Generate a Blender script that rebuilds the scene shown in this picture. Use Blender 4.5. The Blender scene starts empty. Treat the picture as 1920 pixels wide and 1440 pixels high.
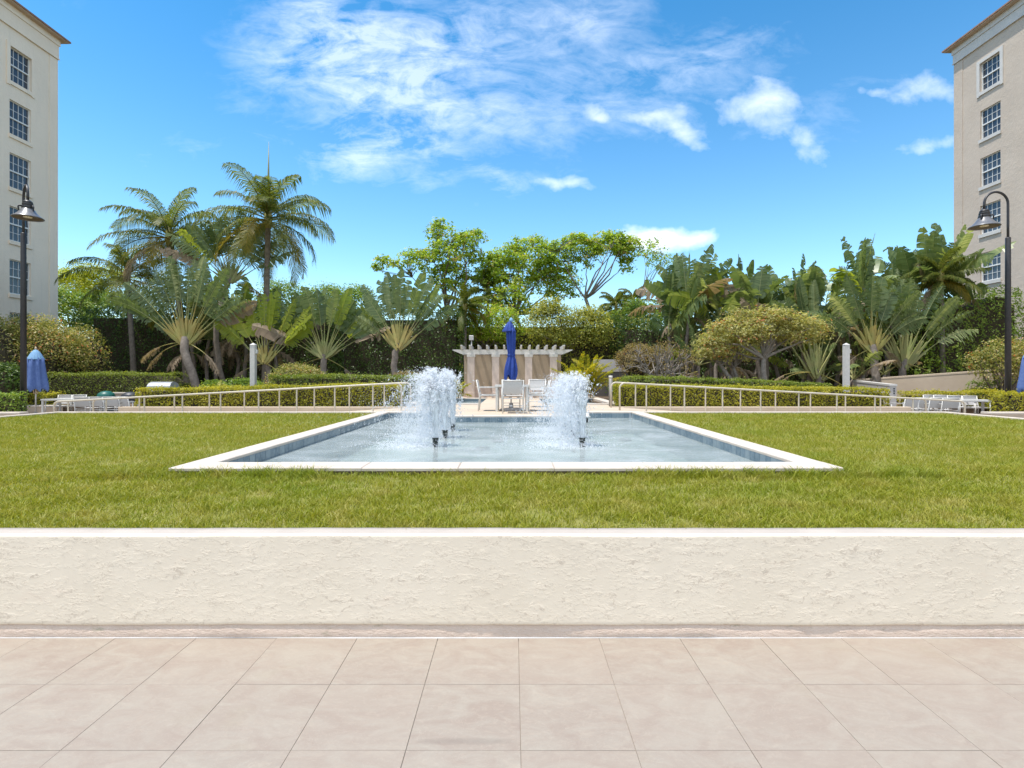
import bpy, bmesh, math, random
import numpy as np
from mathutils import Vector, Matrix

R = math.radians
sc = bpy.context.scene
col = sc.collection

# ------------------------------------------------------------------ camera
F, CX, CY = 1007.0, 962.0, 705.0            # focal length and vanishing point, in pixels of a 1920 px wide frame
EYE = 1.5
cam_d = bpy.data.cameras.new('camera')
cam_d.sensor_width = 36.0
cam_d.lens = 36.0 * F / 1920.0
cam_d.shift_x = -(CX - 960.0) / 1920.0
cam_d.shift_y = -(720.0 - CY) / 1920.0
cam_d.clip_start = 0.05
cam_d.clip_end = 3000
cam = bpy.data.objects.new('camera', cam_d)
col.objects.link(cam)
cam.location = (0, 0, EYE)
cam.rotation_euler = (R(90), 0, 0)
sc.camera = cam

# ------------------------------------------------------------------ light, sky, exposure
SUN = Vector((-0.26, -0.085, 0.93)).normalized()      # direction towards the sun
SUN_STRENGTH, SKY_STRENGTH = 3.6, 0.13
EXPOSURE = 0.66
sun_d = bpy.data.lights.new('sun', 'SUN')
sun_d.energy = SUN_STRENGTH
sun_d.angle = R(0.6)
sun_d.color = (1.0, 0.955, 0.89)
sun = bpy.data.objects.new('sun', sun_d)
col.objects.link(sun)
sun.rotation_euler = SUN.to_track_quat('Z', 'Y').to_euler()
sun.location = (-20, -20, 60)

world = bpy.data.worlds.new('World')
sc.world = world
world.use_nodes = True
wt = world.node_tree
wt.nodes.clear()


def wn(kind, **kw):
    n = wt.nodes.new(kind)
    for k, v in kw.items():
        setattr(n, k, v)
    return n


def wmath(op, a, b=None, c=None, clamp=False):
    n = wn('ShaderNodeMath', operation=op, use_clamp=clamp)
    for i, v in enumerate((a, b, c)):
        if v is None:
            continue
        if isinstance(v, (int, float)):
            n.inputs[i].default_value = v
        else:
            wt.links.new(v, n.inputs[i])
    return n.outputs[0]


def build_sky():
    L = wt.links
    out = wn('ShaderNodeOutputWorld')
    bg = wn('ShaderNodeBackground')
    bg.inputs['Strength'].default_value = SKY_STRENGTH
    L.new(bg.outputs[0], out.inputs[0])
    sky = wn('ShaderNodeTexSky', sky_type='NISHITA', sun_disc=False)
    sky.sun_elevation = math.asin(SUN.z)
    sky.sun_rotation = math.atan2(SUN.x, SUN.y)
    sky.altitude = 0
    sky.air_density = 1.0
    sky.dust_density = 0.4
    sky.ozone_density = 2.2
    hs = wn('ShaderNodeHueSaturation')
    hs.inputs['Hue'].default_value = 0.484
    hs.inputs['Saturation'].default_value = 1.28
    hs.inputs['Value'].default_value = 0.70
    gm = wn('ShaderNodeGamma')
    gm.inputs['Gamma'].default_value = 1.32
    L.new(sky.outputs[0], gm.inputs['Color'])
    L.new(gm.outputs[0], hs.inputs['Color'])
    tc = wn('ShaderNodeTexCoord')
    sep = wn('ShaderNodeSeparateXYZ')
    L.new(tc.outputs['Generated'], sep.inputs[0])
    x, y, z = sep.outputs
    ay = wmath('MAXIMUM', wmath('ABSOLUTE', y), 0.12)
    u = wmath('DIVIDE', x, ay)
    v = wmath('DIVIDE', z, ay)
    ahead = wmath('GREATER_THAN', y, 0.0)
    # flow-stretched noise, in a flat cloud layer far overhead
    zz = wmath('MAXIMUM', z, 0.03)
    comb = wn('ShaderNodeCombineXYZ')
    L.new(u, comb.inputs[0]); L.new(v, comb.inputs[1]); L.new(ahead, comb.inputs[2])

    def noise(scale, detail, rough, sx=1, sy=1, rot=0, dist=0.0):
        mp = wn('ShaderNodeMapping')
        mp.inputs['Scale'].default_value = (sx, sy, 7.3)
        mp.inputs['Rotation'].default_value = (0, 0, rot)
        L.new(comb.outputs[0], mp.inputs[0])
        n = wn('ShaderNodeTexNoise')
        n.inputs['Scale'].default_value = scale
        n.inputs['Detail'].default_value = detail
        n.inputs['Roughness'].default_value = rough
        n.inputs['Distortion'].default_value = dist
        L.new(mp.outputs[0], n.inputs['Vector'])
        return n.outputs[0]
    wisp = noise(5.0, 9, 0.64, 1.0, 2.6, R(18), 0.9)
    fine = noise(17.0, 8, 0.66, 1.0, 1.9, R(12), 0.5)
    puff = noise(13.0, 7, 0.56, 1.0, 1.25, 0, 0.25)
    broad = noise(1.6, 4, 0.5, 1.0, 1.6, R(-20), 0.4)
    warp = wn('ShaderNodeTexNoise')
    warp.inputs['Scale'].default_value = 6.0
    warp.inputs['Detail'].default_value = 5
    L.new(comb.outputs[0], warp.inputs['Vector'])
    wsep = wn('ShaderNodeSeparateColor')
    L.new(warp.outputs['Color'], wsep.inputs[0])
    uw = wmath('ADD', u, wmath('MULTIPLY', wmath('SUBTRACT', wsep.outputs[0], 0.5), 0.16))
    vw = wmath('ADD', v, wmath('MULTIPLY', wmath('SUBTRACT', wsep.outputs[1], 0.5), 0.12))

    def blob(px, py, sx, sy, rot, amp):
        cu, cv = (px - CX) / F, (CY - py) / F
        c, s = math.cos(R(rot)), math.sin(R(rot))
        du, dv = wmath('SUBTRACT', uw, cu), wmath('SUBTRACT', vw, cv)
        a = wmath('DIVIDE', wmath('ADD', wmath('MULTIPLY', du, c), wmath('MULTIPLY', dv, s)), sx / F)
        b = wmath('DIVIDE', wmath('SUBTRACT', wmath('MULTIPLY', dv, c), wmath('MULTIPLY', du, s)), sy / F)
        d = wmath('ADD', wmath('MULTIPLY', a, a), wmath('MULTIPLY', b, b))
        return wmath('MULTIPLY', wmath('POWER', 2.718, wmath('MULTIPLY', d, -1.0)), amp)

    def total(lst):
        t = None
        for b in lst:
            g = blob(*b)
            t = g if t is None else wmath('ADD', t, g)
        return wmath('MULTIPLY', t, ahead)
    cirrus = total([(650, 110, 170, 120, -20, 1.0), (790, 190, 150, 95, -25, 0.85), (665, 300, 110, 55, 20, 1.05), (600, 60, 120, 90, 0, 0.75), (860, 120, 260, 110, -8, 0.42), (1010, 250, 160, 40, -20, 0.40), (1330, 120, 160, 40, 20, 0.42), (1480, 240, 150, 80, -25, 0.45), (1690, 180, 130, 60, 12, 0.5), (1740, 280, 110, 40, 5, 0.45), (1180, 225, 170, 36, 0, 0.45), (1060, 345, 130, 30, 0, 0.4), (1250, 150, 320, 85, 8, 0.36), (760, 330, 220, 50, -18, 0.42), (1450, 400, 260, 60, 10, 0.34), (420, 200, 120, 120, 30, 0.28),
                    (800, 278, 150, 22, -16, 0.6), (950, 50, 220, 70, 8, 0.8), (1120, 20, 90, 50, 20, 0.5),
                    (950, 330, 70, 30, -35, 0.45), (300, 300, 160, 45, -6, 0.38), (180, 440, 170, 70, 0, 0.42),
                    (1180, 120, 200, 40, 14, 0.33), (1600, 470, 240, 60, 6, 0.30)])
    cumul = total([(1043, 196, 46, 22, 0, 0.95), (1112, 222, 48, 21, 0, 1.15), (1215, 222, 80, 20, 6, 1.0),
                   (1290, 242, 62, 20, -14, 1.0), (1055, 345, 80, 18, -3, 1.2), (1425, 195, 88, 40, 12, 1.05),
                   (1500, 268, 90, 50, -28, 1.0), (1630, 178, 60, 24, 14, 0.8), (1735, 175, 80, 44, 8, 1.1),
                   (1750, 280, 75, 27, 5, 1.05), (1262, 440, 78, 30, 0, 1.9), (1195, 448, 60, 22, 0, 0.9), (1330, 450, 30, 16, 0, 0.7)])
    ctex = wmath('ADD', wmath('MULTIPLY', wisp, 0.62), wmath('MULTIPLY', fine, 0.38))
    cir = wmath('MULTIPLY', cirrus, wmath('MULTIPLY', wmath('SUBTRACT', ctex, 0.36), 3.1), clamp=True)
    cir = wmath('MULTIPLY', wmath('MINIMUM', cir, 1.0), 0.40)
    thin = wmath('MULTIPLY', wmath('SUBTRACT', wmath('ADD', wmath('MULTIPLY', broad, 0.6), wmath('MULTIPLY', ctex, 0.4)), 0.47), 2.2, clamp=True)
    thin = wmath('MULTIPLY', thin, 0.19)
    ptex = wmath('ADD', wmath('MULTIPLY', puff, 0.75), wmath('MULTIPLY', fine, 0.25))
    cu_ = wmath('SUBTRACT', wmath('ADD', cumul, wmath('MULTIPLY', wmath('SUBTRACT', ptex, 0.5), 2.4)), 0.50)
    gate = wmath('MULTIPLY', cumul, 3.0, clamp=True)
    cu_ = wmath('MULTIPLY', wmath('MULTIPLY', cu_, 0.60, clamp=True), gate)
    cu_ = wmath('MULTIPLY', cu_, 0.86)
    # unseen cloud cover added behind the camera to lift the fill light
    fill_cloud = wmath('MINIMUM', wmath('MULTIPLY', wmath('SUBTRACT', ctex, 0.30), 2.7, clamp=True), 0.80)
    fill_cloud = wmath('MULTIPLY', fill_cloud, wmath('SUBTRACT', 1.0, ahead))
    m = wmath('MAXIMUM', wmath('MAXIMUM', cir, thin), wmath('MAXIMUM', cu_, fill_cloud))
    up = wmath('MULTIPLY', z, 14.0, clamp=True)
    m = wmath('MULTIPLY', m, up)
    # pale band of moist air towards the horizon, all round
    low = wmath('MULTIPLY', wmath('POWER', 2.718, wmath('MULTIPLY', zz, -4.0)), 0.33)
    m = wmath('MAXIMUM', m, low)
    mix = wn('ShaderNodeMixRGB')
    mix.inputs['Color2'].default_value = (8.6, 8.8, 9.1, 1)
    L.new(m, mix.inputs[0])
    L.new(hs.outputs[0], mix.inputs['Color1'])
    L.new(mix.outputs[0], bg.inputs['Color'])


build_sky()
sc.view_settings.view_transform = 'Standard'
sc.view_settings.look = 'None'
sc.view_settings.exposure = EXPOSURE
sc.view_settings.gamma = 1
sc.view_settings.use_curve_mapping = False
sc.render.engine = 'CYCLES'
sc.cycles.use_denoising = True
sc.cycles.max_bounces = 8
sc.cycles.transparent_max_bounces = 12
sc.cycles.caustics_reflective = False
sc.cycles.caustics_refractive = False


# ------------------------------------------------------------------ helpers
def W(px, py, Y):
    """Point at distance Y whose image in the photograph is pixel (px, py)."""
    return Vector(((px - CX) * Y / F, Y, EYE + (CY - py) * Y / F))


def PX(px, Y):
    return (px - CX) * Y / F


def PZ(py, Y):
    return EYE + (CY - py) * Y / F


def tag(o, label=None, cat=None, group=None, kind=None):
    if label: o['label'] = label
    if cat: o['category'] = cat
    if group: o['group'] = group
    if kind: o['kind'] = kind
    return o


def empty(name, loc, rz=0.0):
    o = bpy.data.objects.new(name, None)
    o.location = loc
    o.rotation_euler = (0, 0, rz)
    o.empty_display_size = 0.2
    col.objects.link(o)
    return o


def link(name, me, m, parent=None, loc=None):
    o = bpy.data.objects.new(name, me)
    if m is not None and not me.materials:
        me.materials.append(m)
    if parent: o.parent = parent
    if loc is not None: o.location = loc
    col.objects.link(o)
    return o


def copy_tree(o, parent=None):
    c = o.copy()
    col.objects.link(c)
    if parent: c.parent = parent
    for ch in list(o.children):
        copy_tree(ch, c)
    return c


class MB:
    """Collects plain faces (python lists) into one mesh."""

    def __init__(self):
        self.v, self.f, self.s = [], [], []

    def add(self, vs, fs, smooth=False):
        b = len(self.v)
        self.v.extend([tuple(p) for p in vs])
        self.f.extend([tuple(i + b for i in f) for f in fs])
        self.s.extend([smooth] * len(fs))
        return self

    def box(self, x0, x1, y0, y1, z0, z1):
        return self.add([(x0, y0, z0), (x1, y0, z0), (x1, y1, z0), (x0, y1, z0), (x0, y0, z1), (x1, y0, z1), (x1, y1, z1), (x0, y1, z1)],
                        [(3, 2, 1, 0), (4, 5, 6, 7), (0, 1, 5, 4), (1, 2, 6, 5), (2, 3, 7, 6), (3, 0, 4, 7)])

    def cbox(self, c, d):
        return self.box(c[0] - d[0] / 2, c[0] + d[0] / 2, c[1] - d[1] / 2, c[1] + d[1] / 2, c[2] - d[2] / 2, c[2] + d[2] / 2)

    def bbox(self, x0, x1, y0, y1, z0, z1, b):
        """box with a chamfered top edge"""
        vs = [(x0, y0, z0), (x1, y0, z0), (x1, y1, z0), (x0, y1, z0), (x0, y0, z1 - b), (x1, y0, z1 - b), (x1, y1, z1 - b), (x0, y1, z1 - b),
              (x0 + b, y0 + b, z1), (x1 - b, y0 + b, z1), (x1 - b, y1 - b, z1), (x0 + b, y1 - b, z1)]
        return self.add(vs, [(3, 2, 1, 0), (0, 1, 5, 4), (1, 2, 6, 5), (2, 3, 7, 6), (3, 0, 4, 7),
                             (4, 5, 9, 8), (5, 6, 10, 9), (6, 7, 11, 10), (7, 4, 8, 11), (8, 9, 10, 11)])

    def tube(self, pts, rad, n=8, cap=True):
        pts = [Vector(p) for p in pts]
        if not hasattr(rad, '__len__'): rad = [rad] * len(pts)
        vs, fs = [], []
        ref = None
        for i, p in enumerate(pts):
            t = (pts[min(i + 1, len(pts) - 1)] - pts[max(i - 1, 0)])
            t = t.normalized() if t.length > 1e-9 else Vector((0, 0, 1))
            if ref is None:
                ref = Vector((1, 0, 0)) if abs(t.x) < 0.8 else Vector((0, 1, 0))
            a = (ref - t * ref.dot(t)).normalized()
            ref = a
            b = t.cross(a)
            for k in range(n):
                w = 2 * math.pi * k / n
                vs.append(p + a * (math.cos(w) * rad[i]) + b * (math.sin(w) * rad[i]))
        for i in range(len(pts) - 1):
            for k in range(n):
                k2 = (k + 1) % n
                fs.append((i * n + k, i * n + k2, (i + 1) * n + k2, (i + 1) * n + k))
        self.add(vs, fs, True)
        if cap:
            b = len(self.v) - len(vs)
            self.f.append(tuple(b + k for k in reversed(range(n)))); self.s.append(False)
            self.f.append(tuple(b + (len(pts) - 1) * n + k for k in range(n))); self.s.append(False)
        return self

    def lathe(self, prof, n=24, c=(0, 0, 0), fold=None, cap=True):
        vs, fs = [], []
        for (r, z) in prof:
            for k in range(n):
                w = 2 * math.pi * k / n
                rr = r * (fold(w, z) if fold else 1)
                vs.append((c[0] + rr * math.cos(w), c[1] + rr * math.sin(w), c[2] + z))
        for i in range(len(prof) - 1):
            for k in range(n):
                k2 = (k + 1) % n
                fs.append((i * n + k, i * n + k2, (i + 1) * n + k2, (i + 1) * n + k))
        if cap:
            fs.append(tuple(reversed(range(n))))
            fs.append(tuple((len(prof) - 1) * n + k for k in range(n)))
        return self.add(vs, fs, True)

    def mesh(self, name):
        me = bpy.data.meshes.new(name)
        me.from_pydata(self.v, [], self.f)
        me.polygons.foreach_set('use_smooth', self.s)
        me.update()
        return me

    def build(self, name, m, parent=None, loc=None):
        return link(name, self.mesh(name), m, parent, loc)


def np_mesh(name, V, faces, rnd=None, smooth=False):
    """V (n,3); faces: list of (k, m) int arrays; rnd: float per face."""
    me = bpy.data.meshes.new(name)
    V = np.ascontiguousarray(V, dtype=np.float32)
    me.vertices.add(len(V))
    me.vertices.foreach_set('co', V.ravel())
    loops = np.concatenate([f.ravel() for f in faces]).astype(np.int32)
    sizes = np.concatenate([np.full(len(f), f.shape[1], np.int32) for f in faces])
    starts = np.zeros(len(sizes), np.int32)
    starts[1:] = np.cumsum(sizes)[:-1]
    me.loops.add(len(loops))
    me.loops.foreach_set('vertex_index', loops)
    me.polygons.add(len(sizes))
    me.polygons.foreach_set('loop_start', starts)
    me.polygons.foreach_set('use_smooth', np.full(len(sizes), smooth, bool))
    if rnd is not None:
        a = me.attributes.new('rnd', 'FLOAT', 'FACE')
        a.data.foreach_set('value', np.asarray(rnd, np.float32))
    me.update(calc_edges=True)
    return me


class NP:
    """Collects numpy faces of several sizes with one random number per face."""

    def __init__(self):
        self.V, self.F, self.r, self.n = [], [], [], 0

    def add(self, V, F, rnd):
        self.V.append(np.asarray(V, float))
        self.F.append(np.asarray(F, int) + self.n)
        self.r.append(np.asarray(rnd, float))
        self.n += len(V)

    def mesh(self, name, smooth=False):
        return np_mesh(name, np.concatenate(self.V), self.F, np.concatenate(self.r), smooth)

    def build(self, name, m, parent=None, loc=None, smooth=False):
        return link(name, self.mesh(name, smooth), m, parent, loc)


def unit(a):
    return a / np.maximum(np.linalg.norm(a, axis=1, keepdims=True), 1e-9)


def leaf_quads(rng, C, N, L, Wd, fold=0.15):
    """One folded diamond leaf at each centre C, lying across normal N."""
    n = len(C)
    N = unit(N)
    t = unit(np.cross(N, rng.normal(size=(n, 3))))
    b = np.cross(N, t)
    L = np.broadcast_to(L, (n,))[:, None]
    Wd = np.broadcast_to(Wd, (n,))[:, None]
    V = np.empty((n, 4, 3))
    V[:, 0] = C - t * L * 0.5
    V[:, 1] = C + b * Wd * 0.5 + N * Wd * fold - t * L * 0.06
    V[:, 2] = C + t * L * 0.5
    V[:, 3] = C - b * Wd * 0.5 + N * Wd * fold - t * L * 0.06
    Fq = np.arange(n * 4).reshape(n, 4)
    return V.reshape(-1, 3), Fq


# ------------------------------------------------------------------ materials
class NT:
    def __init__(self, name):
        self.m = bpy.data.materials.new(name)
        self.m.use_nodes = True
        self.t = self.m.node_tree
        self.t.nodes.clear()
        self.out = self.n('ShaderNodeOutputMaterial')

    def n(self, kind, **kw):
        x = self.t.nodes.new(kind)
        for k, v in kw.items(): setattr(x, k, v)
        return x

    def l(self, a, b):
        self.t.links.new(a, b)

    def val(self, sock, v):
        if isinstance(v, (int, float)):
            sock.default_value = v
        elif isinstance(v, (tuple, list)):
            sock.default_value = tuple(v) + ((1,) if len(v) == 3 and sock.type == 'RGBA' else ())
        else:
            self.l(v, sock)

    def math(self, op, a, b=None, clamp=False):
        x = self.n('ShaderNodeMath', operation=op, use_clamp=clamp)
        self.val(x.inputs[0], a)
        if b is not None: self.val(x.inputs[1], b)
        return x.outputs[0]

    def noise(self, vec, scale, detail=4, rough=0.55, dist=0.0):
        x = self.n('ShaderNodeTexNoise')
        x.inputs['Scale'].default_value = scale
        x.inputs['Detail'].default_value = detail
        x.inputs['Roughness'].default_value = rough
        x.inputs['Distortion'].default_value = dist
        if vec is not None: self.l(vec, x.inputs['Vector'])
        return x.outputs[0]

    def mapv(self, vec, scale=(1, 1, 1), rot=(0, 0, 0)):
        x = self.n('ShaderNodeMapping')
        x.inputs['Scale'].default_value = scale
        x.inputs['Rotation'].default_value = rot
        self.l(vec, x.inputs[0])
        return x.outputs[0]

    def mix(self, f, a, b, mode='MIX'):
        x = self.n('ShaderNodeMixRGB', blend_type=mode)
        self.val(x.inputs[0], f); self.val(x.inputs[1], a); self.val(x.inputs[2], b)
        return x.outputs[0]

    def ramp(self, f, stops):
        x = self.n('ShaderNodeValToRGB')
        e = x.color_ramp.elements
        while len(e) < len(stops): e.new(0.5)
        for el, (p, c) in zip(e, stops):
            el.position = p
            el.color = tuple(c) + (1,) if len(c) == 3 else c
        self.l(f, x.inputs[0])
        return x.outputs[0]

    def frange(self, v, a, b, c=0.0, d=1.0):
        x = self.n('ShaderNodeMapRange')
        self.val(x.inputs[0], v)
        for i, q in enumerate((a, b, c, d)): x.inputs[i + 1].default_value = q
        return x.outputs[0]

    def bump(self, h, strength, dist=0.01):
        x = self.n('ShaderNodeBump')
        x.inputs['Strength'].default_value = strength
        x.inputs['Distance'].default_value = dist
        self.l(h, x.inputs['Height'])
        return x.outputs[0]

    def bsdf(self, base, rough=0.6, spec=0.5, metal=0.0, normal=None, **kw):
        x = self.n('ShaderNodeBsdfPrincipled')
        self.val(x.inputs['Base Color'], base)
        self.val(x.inputs['Roughness'], rough)
        x.inputs['Specular IOR Level'].default_value = spec
        x.inputs['Metallic'].default_value = metal
        for k, v in kw.items(): self.val(x.inputs[k], v)
        if normal is not None: self.l(normal, x.inputs['Normal'])
        return x.outputs[0]

    def pos(self):
        return self.n('ShaderNodeNewGeometry').outputs['Position']

    def objco(self):
        return self.n('ShaderNodeTexCoord').outputs['Object']

    def rnd(self):
        return self.n('ShaderNodeAttribute', attribute_name='rnd').outputs['Fac']

    def done(self, shader):
        self.l(shader, self.out.inputs[0])
        return self.m


M = {}


def simple(key, a, b=None, rough=0.55, scale=6.0, bump=0.0, bscale=60.0, spec=0.4, metal=0.0, lo=0.35, hi=0.65, bd=0.004):
    t = NT(key)
    p = t.pos()
    base = a
    if b is not None:
        base = t.mix(t.frange(t.noise(p, scale, 6, 0.6, 0.3), lo, hi), a, b)
    nm = t.bump(t.noise(p, bscale, 5, 0.6), bump, bd) if bump else None
    M[key] = t.done(t.bsdf(base, rough, spec, metal, nm))
    return M[key]


def leafmat(key, stops, rough=0.42, trans=0.30, patch=None, spec=0.3):
    t = NT(key)
    c = t.ramp(t.rnd(), stops)
    if patch:
        c = t.mix(t.frange(t.noise(t.pos(), patch[0], 3, 0.5), 0.42, 0.62, 0, patch[2]), c, patch[1])
    b = t.bsdf(c, rough, spec)
    tr = t.n('ShaderNodeBsdfTranslucent')
    t.l(t.mix(1.0, c, (1.75, 1.65, 0.85), 'MULTIPLY'), tr.inputs[0])
    ms = t.n('ShaderNodeMixShader')
    ms.inputs[0].default_value = min(.55, trans + .14)
    t.l(b, ms.inputs[1]); t.l(tr.outputs[0], ms.inputs[2])
    M[key] = t.done(ms.outputs[0])
    return M[key]


def mats():
    simple('white_paint', (0.60, 0.575, 0.545), (0.53, 0.51, 0.48), 0.45, 9, 0.05)
    simple('white_metal', (0.62, 0.61, 0.58), (0.56, 0.55, 0.52), 0.35, 5)
    simple('rail_paint', (0.54, 0.485, 0.39), (0.47, 0.42, 0.335), 0.4, 7)
    simple('sling', (0.50, 0.49, 0.475), (0.45, 0.44, 0.43), 0.75, 40, 0.3, 500)
    simple('curb', (0.57, 0.50, 0.43), (0.49, 0.425, 0.36), 0.7, 3, 0.25, 50)
    simple('column_stucco', (0.58, 0.47, 0.40), (0.51, 0.41, 0.345), 0.8, 5, 0.3, 60)
    simple('panel_stucco', (0.44, 0.35, 0.25), (0.39, 0.31, 0.22), 0.85, 3, 0.4, 45)
    simple('beige_wall', (0.50, 0.405, 0.305), (0.45, 0.36, 0.27), 0.85, 1.5, 0.3, 40)
    simple('pale_wall', (0.50, 0.47, 0.44), (0.44, 0.41, 0.385), 0.85, 1.5, 0.3, 40)
    simple('dark_wall', (0.13, 0.12, 0.11), (0.10, 0.095, 0.09), 0.85, 2)
    simple('deck', (0.52, 0.425, 0.325), (0.455, 0.37, 0.28), 0.75, 2.2, 0.2, 30)
    simple('soil', (0.085, 0.055, 0.035), (0.14, 0.10, 0.065), 0.95, 14, 0.8, 25, bd=0.03)
    simple('earth', (0.06, 0.075, 0.03), (0.09, 0.085, 0.045), 0.95, 1.2, 0.6, 8, bd=0.05)
    simple('grout', (0.42, 0.345, 0.28), (0.36, 0.295, 0.24), 0.9, 20)
    simple('caulk', (0.46, 0.46, 0.465), (0.38, 0.38, 0.375), 0.6, 9)
    simple('lamp_metal', (0.022, 0.022, 0.025), (0.035, 0.032, 0.033), 0.42, 12, spec=0.5)
    simple('shade_metal', (0.11, 0.11, 0.12), (0.15, 0.15, 0.16), 0.32, 9, spec=0.6)
    simple('shade_inside', (0.10, 0.08, 0.05), (0.13, 0.10, 0.07), 0.4, 9)
    simple('lens', (0.72, 0.66, 0.46), None, 0.25)
    simple('nozzle', (0.016, 0.020, 0.018), (0.04, 0.045, 0.035), 0.4, 30)
    simple('blue_royal', (0.014, 0.040, 0.21), (0.020, 0.055, 0.27), 0.75, 20, 0.2, 200)
    simple('blue_faded', (0.085, 0.14, 0.34), (0.11, 0.175, 0.38), 0.8, 12, 0.2, 200)
    simple('blue_cap', (0.16, 0.31, 0.50), (0.20, 0.36, 0.55), 0.8, 12)
    simple('wood_pale', (0.60, 0.48, 0.33), (0.52, 0.40, 0.27), 0.5, 20)
    simple('umbrella_base', (0.33, 0.31, 0.29), (0.28, 0.26, 0.25), 0.6, 10)
    simple('steel', (0.55, 0.56, 0.58), (0.48, 0.49, 0.51), 0.35, 10, metal=0.6)
    simple('green_lid', (0.015, 0.10, 0.085), (0.02, 0.13, 0.11), 0.4, 10)
    simple('charcoal', (0.03, 0.034, 0.045), (0.045, 0.05, 0.06), 0.45, 10)
    simple('bollard_grey', (0.20, 0.19, 0.175), (0.25, 0.24, 0.22), 0.5, 8)
    simple('roof_tile', (0.24, 0.13, 0.085), (0.33, 0.20, 0.14), 0.8, 9, 0.3, 25)
    simple('soffit', (0.56, 0.43, 0.31), (0.50, 0.38, 0.28), 0.7, 3)
    simple('trim', (0.60, 0.565, 0.52), (0.54, 0.51, 0.47), 0.6, 2)
    simple('sash', (0.72, 0.72, 0.70), None, 0.45)
    simple('blind', (0.34, 0.36, 0.38), (0.24, 0.26, 0.29), 0.7, 1.2)
    simple('interior', (0.02, 0.024, 0.03), (0.05, 0.055, 0.065), 0.6, 0.9)
    simple('basin_side', (0.20, 0.15, 0.11), (0.12, 0.085, 0.06), 0.9, 9, 0.4, 40)
    simple('plaster', (0.62, 0.67, 0.65), (0.55, 0.61, 0.60), 0.8, 2)
    simple('pool_grout', (0.40, 0.44, 0.47), None, 0.8)
    simple('bark_grey', (0.19, 0.165, 0.14), (0.30, 0.27, 0.235), 0.9, 9, 0.7, 35, bd=0.02)
    simple('bark_brown', (0.12, 0.09, 0.07), (0.21, 0.165, 0.13), 0.9, 7, 0.7, 30, bd=0.02)
    simple('palm_bark', (0.27, 0.23, 0.195), (0.17, 0.14, 0.115), 0.9, 6, 0.6, 20, bd=0.02)
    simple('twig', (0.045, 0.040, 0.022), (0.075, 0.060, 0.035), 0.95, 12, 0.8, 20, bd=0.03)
    simple('stalk_yellow', (0.30, 0.29, 0.085), (0.34, 0.255, 0.075), 0.5, 2.2)
    simple('stalk_green', (0.23, 0.26, 0.09), (0.29, 0.27, 0.11), 0.5, 2.2)
    simple('flower_stem', (0.30, 0.22, 0.18), (0.22, 0.13, 0.10), 0.7, 8)
    simple('spike', (0.24, 0.25, 0.12), None, 0.5)

    # facade stucco, two tones
    for key, a, b in (('facade_cool', (0.83, 0.72, 0.585), (0.79, 0.68, 0.55)), ('facade_warm', (0.55, 0.46, 0.375), (0.50, 0.415, 0.335))):
        t = NT(key)
        p = t.pos()
        c = t.mix(t.frange(t.noise(p, 0.5, 5, 0.6), 0.35, 0.65), a, b)
        streak = t.noise(t.mapv(p, (3, 3, 0.25)), 1.0, 6, 0.65)
        c = t.mix(t.frange(streak, 0.52, 0.75, 0, 0.22), c, (0.48, 0.44, 0.38))
        blk = t.n('ShaderNodeTexVoronoi')
        blk.inputs['Scale'].default_value = 5.0
        t.l(p, blk.inputs['Vector'])
        h = t.math('ADD', t.math('MULTIPLY', t.noise(p, 14, 6, 0.65), 1.0), t.math('MULTIPLY', blk.outputs[0], 0.4))
        M[key] = t.done(t.bsdf(c, 0.85, 0.25, 0, t.bump(h, 0.55, 0.03)))

    # window glass
    t = NT('glass')
    wob = t.noise(t.pos(), 1.3, 2, 0.5)
    M['glass'] = t.done(t.bsdf(t.mix(wob, (0.025, 0.032, 0.045), (0.07, 0.085, 0.11)), 0.06, 0.55, 0, t.bump(wob, 0.12, 0.02)))

    # skip-trowelled stucco of the near wall: sheets of plaster that end in small ragged lips
    t = NT('trowel_stucco')
    p = t.pos()
    wv = t.n('ShaderNodeVectorMath', operation='ADD')
    wnz = t.n('ShaderNodeTexNoise')
    wnz.inputs['Scale'].default_value = 7.0
    wnz.inputs['Detail'].default_value = 5
    wnz.inputs['Roughness'].default_value = 0.65
    t.l(p, wnz.inputs['Vector'])
    sc_ = t.n('ShaderNodeVectorMath', operation='SCALE')
    sc_.inputs[3].default_value = 0.10
    t.l(wnz.outputs['Color'], sc_.inputs[0])
    t.l(p, wv.inputs[0]); t.l(sc_.outputs[0], wv.inputs[1])
    q = wv.outputs[0]
    sz = t.n('ShaderNodeSeparateXYZ')
    t.l(q, sz.inputs[0])
    zq = sz.outputs[2]

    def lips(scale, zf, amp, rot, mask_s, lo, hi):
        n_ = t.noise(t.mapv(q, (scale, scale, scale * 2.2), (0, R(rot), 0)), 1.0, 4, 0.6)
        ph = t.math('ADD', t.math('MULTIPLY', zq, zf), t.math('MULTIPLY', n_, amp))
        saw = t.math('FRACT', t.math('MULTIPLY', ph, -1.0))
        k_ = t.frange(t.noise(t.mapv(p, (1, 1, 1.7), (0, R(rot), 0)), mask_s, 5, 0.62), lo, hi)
        lip_shade.append(t.math('MULTIPLY', t.frange(saw, 0.0, 0.17, 1.0, 0.0), k_))
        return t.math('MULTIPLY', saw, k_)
    lip_shade = []
    h = t.math('ADD', lips(3.8, 15, 5.0, 5, 5.5, 0.52, 0.58), t.math('MULTIPLY', lips(7.0, 27, 6.0, -7, 8.5, 0.51, 0.57), 0.75))
    h = t.math('ADD', h, t.math('MULTIPLY', lips(12.0, 46, 6.5, 10, 12.0, 0.50, 0.58), 0.5))
    h = t.math('ADD', h, t.math('MULTIPLY', t.noise(p, 95, 5, 0.65), 0.32))
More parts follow.
